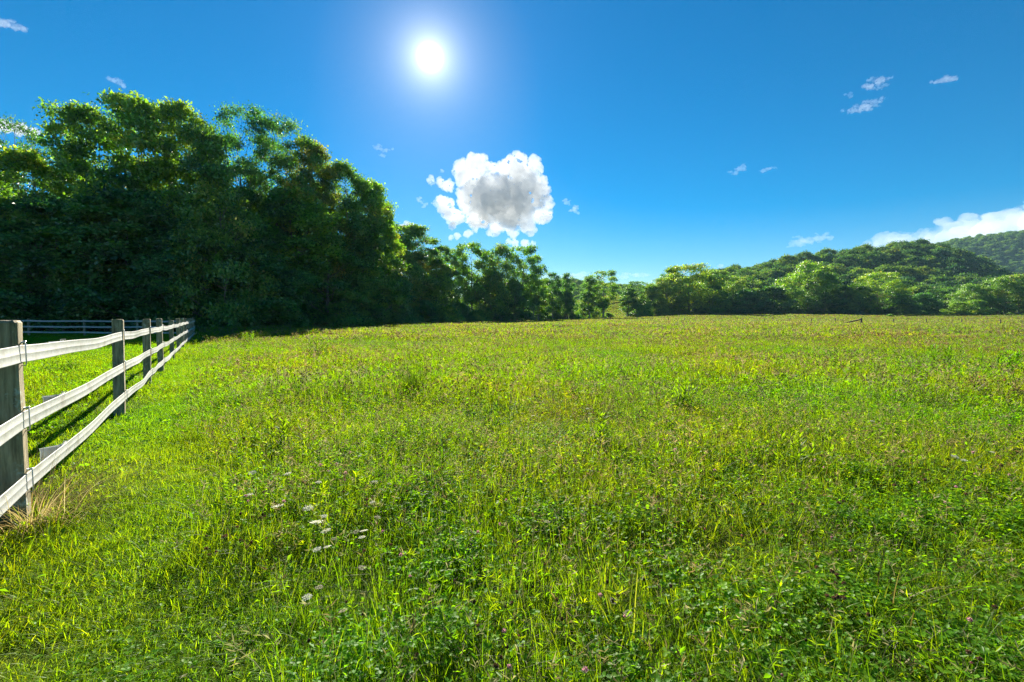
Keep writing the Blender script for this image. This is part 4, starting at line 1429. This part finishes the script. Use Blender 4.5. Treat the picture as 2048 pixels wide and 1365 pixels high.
# ------------------------------------------------------------------ clouds: closed bodies of scattering droplets
def cloud_mat(name, density, aniso=0.55):
    m, nt, N, L, out = new_mat(name)
    v = N.new('ShaderNodeVolumePrincipled')
    v.inputs['Color'].default_value = (.93, .94, .95, 1)
    v.inputs['Density'].default_value = density
    v.inputs['Anisotropy'].default_value = aniso
    L.new(v.outputs[0], out.inputs['Volume'])
    return m


M_CLOUD = cloud_mat('cumulus', 0.0165, 0.0)
M_PUFF = cloud_mat('small_cumulus', 0.010, 0.0)
M_WISP = cloud_mat('thin_cloud', 0.0055, 0.0)
M_BANK = cloud_mat('cloud_bank', 0.0045, 0.0)


def cloud(label, dist, puffs, mat, vox, disp, flat=1.0, seed=0):
    vox = vox * (.75 if mat is not M_BANK else .9)
    rg = np.random.default_rng(seed + 300)
    mb = MB()
    bm = bmesh.new(); bmesh.ops.create_icosphere(bm, subdivisions=2, radius=1.0)
    bm.verts.ensure_lookup_table()
    SV = np.array([v.co[:] for v in bm.verts]); ST = np.array([[v.index for v in f.verts] for f in bm.faces]); bm.free()
    cen = pix(np.mean([p[0] for p in puffs]), np.mean([p[1] for p in puffs]), dist)
    allp = []
    for p in puffs:
        wispy = mat is not M_CLOUD
        q = list(p[:3]); e = list(p[3:]) if len(p) > 3 else [1, flat]
        allp.append(q[:2] + [q[2] * (.55 if wispy else .9)] + e)
        for _ in range(9 if wispy else 6):
            a = rg.uniform(0, 6.283); f = rg.uniform(.3, 1.1) if wispy else rg.uniform(.5, .82)
            rr = q[2] * (rg.uniform(.16, .42) if wispy else rg.uniform(.25, .45))
            allp.append([q[0] + math.cos(a) * q[2] * f * e[0], q[1] + math.sin(a) * q[2] * f * e[1], rr] + ([e[0] * 1.5, e[1] * .8] if wispy else [1, 1]))
    for p in allp:
        px, py, rp = p[:3]
        c = pix(px, py, dist + rg.uniform(-1, 1) * rp / F * dist * .8)
        r_ = rp / F * dist * 1.02
        sx, sz = (p[3], p[4]) if len(p) > 3 else (1, flat)
        mb.add(SV * r_ * np.array([sx, 1, sz]) + c - cen, ST, (1, 1, 1))
    me = tri_mesh('cloud', np.concatenate(mb.V), np.concatenate(mb.T), None, mat, True)
    o = link('cloud', me)
    o.location = cen
    md = o.modifiers.new('union', 'REMESH'); md.mode = 'VOXEL'; md.voxel_size = vox
    for q, (size, st) in enumerate(disp):
        tx = bpy.data.textures.new('billow', 'CLOUDS'); tx.noise_scale = size; tx.noise_depth = 3
        dm = o.modifiers.new('billow', 'DISPLACE'); dm.texture = tx; dm.strength = st * 1.8; dm.mid_level = .5; dm.texture_coords = 'GLOBAL'
    tag(o, label, 'cloud')
    return o


D1 = 2600
big = [(954, 331, 24), (920, 342, 18), (940, 350, 30), (1040, 321, 16), (1016, 329, 18), (1069, 331, 15), (991, 338, 16), (1034, 358, 42), (1063, 381, 38), (985, 397, 52), (1024, 407, 50),
       (1083, 405, 25), (946, 397, 36), (889, 409, 19), (874, 407, 10), (907, 434, 22), (956, 440, 24), (995, 454, 18), (1024, 458, 17), (1053, 450, 20), (1083, 430, 17), (983, 466, 7),
       (897, 374, 12), (864, 364, 10), (880, 369, 7)]
cloud('large white cumulus with shining edges and grey centre below the sun', D1, big, M_CLOUD, 6.0, [(70, 46), (26, 24)], seed=1)
cloud('pair of small cloud puffs just off the right flank of the cumulus', D1, [(1133, 405, 7), (1140, 411, 5), (1149, 419, 8), (1157, 426, 4)], M_PUFF, 5, [(24, 14), (10, 7)], seed=2)
cloud('small puffs beside the left tip of the cumulus', D1, [(837, 399, 7), (849, 411, 6), (843, 404, 5), (884, 344, 5)], M_PUFF, 5, [(24, 14), (10, 7)], seed=3)
cloud('small white cloud floating under the left part of the cumulus', D1, [(915, 472, 8), (935, 468, 9), (902, 475, 6), (944, 465, 6)], M_CLOUD, 5, [(24, 14), (10, 7)], seed=4)
cloud('flat white cloud touching the tree tops below the cumulus', D1, [(1030, 487, 9), (1050, 487, 10), (1018, 484, 7), (1066, 489, 7), (1002, 497, 8)], M_CLOUD, 6, [(24, 14), (10, 7)], seed=5)
cloud('thin wisp below and left of the sun', D1, [(755, 295, 9), (770, 301, 8), (785, 300, 5), (765, 310, 7)], M_WISP, 5, [(24, 20), (10, 9)], .6, seed=6)
cloud('tiny wisp above the tall airy tree', D1, [(222, 160, 8), (238, 163, 8), (248, 172, 7), (230, 158, 5)], M_WISP, 5, [(24, 20), (10, 9)], .8, seed=7)
cloud('wisp in the upper left corner of the sky', D1, [(8, 48, 11, 2, .8), (30, 54, 10, 2, .8), (46, 60, 6, 2, .7), (-15, 44, 12, 2, .8)], M_WISP, 6, [(24, 18), (10, 8)], seed=8)
cloud('white cloud showing over the leftmost tree tops', D1, [(10, 252, 14), (40, 258, 14), (70, 264, 10), (-20, 252, 18)], M_CLOUD, 7, [(30, 18), (12, 8)], seed=9)
cloud('slanting feathery cloud high in the right sky', D1, [(1710, 222, 9, 2, .7), (1730, 214, 11, 2, .7), (1750, 205, 9, 2, .7), (1764, 198, 5, 2, .6)], M_WISP, 5, [(24, 22), (10, 9)], seed=10)
cloud('feathery cloud just above the slanting one', D1, [(1740, 175, 10, 1.6, .8), (1760, 164, 12, 1.6, .7), (1772, 158, 7, 1.5, .6), (1700, 190, 5, 1.6, .8)], M_WISP, 5, [(24, 24), (10, 10)], seed=11)
cloud('small bright cloudlet alone near the upper right edge', D1, [(1876, 164, 8, 1.8, .8), (1892, 159, 9, 1.8, .7), (1905, 156, 5, 1.6, .6)], M_WISP, 5, [(24, 16), (10, 8)], seed=12)
cloud('small cloudlet in the clear sky above the far row', D1, [(1468, 347, 7, 1.4, .8), (1480, 339, 9, 1.2, .9), (1488, 332, 5)], M_WISP, 5, [(24, 14), (10, 8)], seed=13)
cloud('tiny cloudlet right next to another above the far row', D1, [(1528, 342, 6, 1.6, .7), (1540, 337, 7, 1.6, .7)], M_WISP, 5, [(20, 14), (9, 7)], seed=14)
cloud('flat layered cloud above the wooded hill', D1, [(1590, 488, 10, 2.2, .6), (1615, 482, 11, 2.2, .7), (1640, 474, 10, 2.2, .6), (1655, 468, 6, 2, .6), (1600, 474, 5, 3, .5)], M_WISP, 6, [(28, 16), (11, 8)], seed=15)
cloud('small flat cloud low over the hill crest', D1, [(1640, 508, 8, 2, .7), (1665, 508, 10, 2, .7), (1685, 509, 7, 2, .7)], M_WISP, 6, [(28, 14), (11, 7)], seed=16)
bank = []
for t in np.linspace(0, 1, 16):
    x = 1735 + t * 390
    top = np.interp(x, [1720, 1760, 1810, 1860, 1900, 1960, 2048, 2130], [478, 468, 462, 456, 440, 425, 404, 392])
    bot = np.interp(x, [1720, 1760, 1860, 2048, 2130], [500, 506, 508, 490, 490])
    r_ = max(12, (bot - top) / 2)
    bank.append((x, (top + bot) / 2, r_, 1.2, .95))
    bank.append((x + 10, top + 12, 14, 1.5, .9))
cloud('long white cloud bank resting behind the mountain', 3000, bank, M_BANK, 12, [(110, 34), (40, 14), (15, 6)], seed=17)
cloud('low cloud strip behind the slender dark trees', 3000, [(1090, 560, 14, 2, .8), (1125, 556, 12, 2, .8), (1160, 556, 12, 2.4, .8), (1190, 560, 10, 2.4, .8)], M_BANK, 9, [(40, 20), (14, 8)], seed=18)
cloud('thin low cloud strip above the gap in the far row', 3000, [(1248, 555, 8, 2.2, .6), (1270, 551, 9, 2.4, .6), (1290, 548, 6, 2, .5)], M_WISP, 8, [(40, 14), (14, 8)], seed=19)
cloud('small low cloudlet beside the gold-topped tree', 3000, [(1442, 534, 7, 1.3, .7), (1449, 544, 6, 1.3, .8)], M_WISP, 8, [(40, 12), (14, 8)], seed=20)
cloud('white cloud edge over the rounded tree past the corner', D1, [(815, 452, 10), (828, 458, 9), (805, 455, 8)], M_CLOUD, 6, [(24, 10), (10, 6)], seed=21)


# ------------------------------------------------------------------ haze
mb = MB()
mb.box((450, 565, 97), 1070, 705, 108, (1, 1, 1))
hm, nt, N, L, out = new_mat('haze')
pv = N.new('ShaderNodeVolumePrincipled')
pv.inputs['Color'].default_value = (.44, .72, 1.0, 1)
pv.inputs['Density'].default_value = 0.00008
pv.inputs['Anisotropy'].default_value = 0.0
hm.cycles.volume_sampling = 'DISTANCE'
L.new(pv.outputs[0], out.inputs['Volume'])
hz = link('haze', tri_mesh('haze', mb.V[0], mb.T[0], None, hm))
tag(hz, 'pale blue haze filling the valley air', kind='stuff')
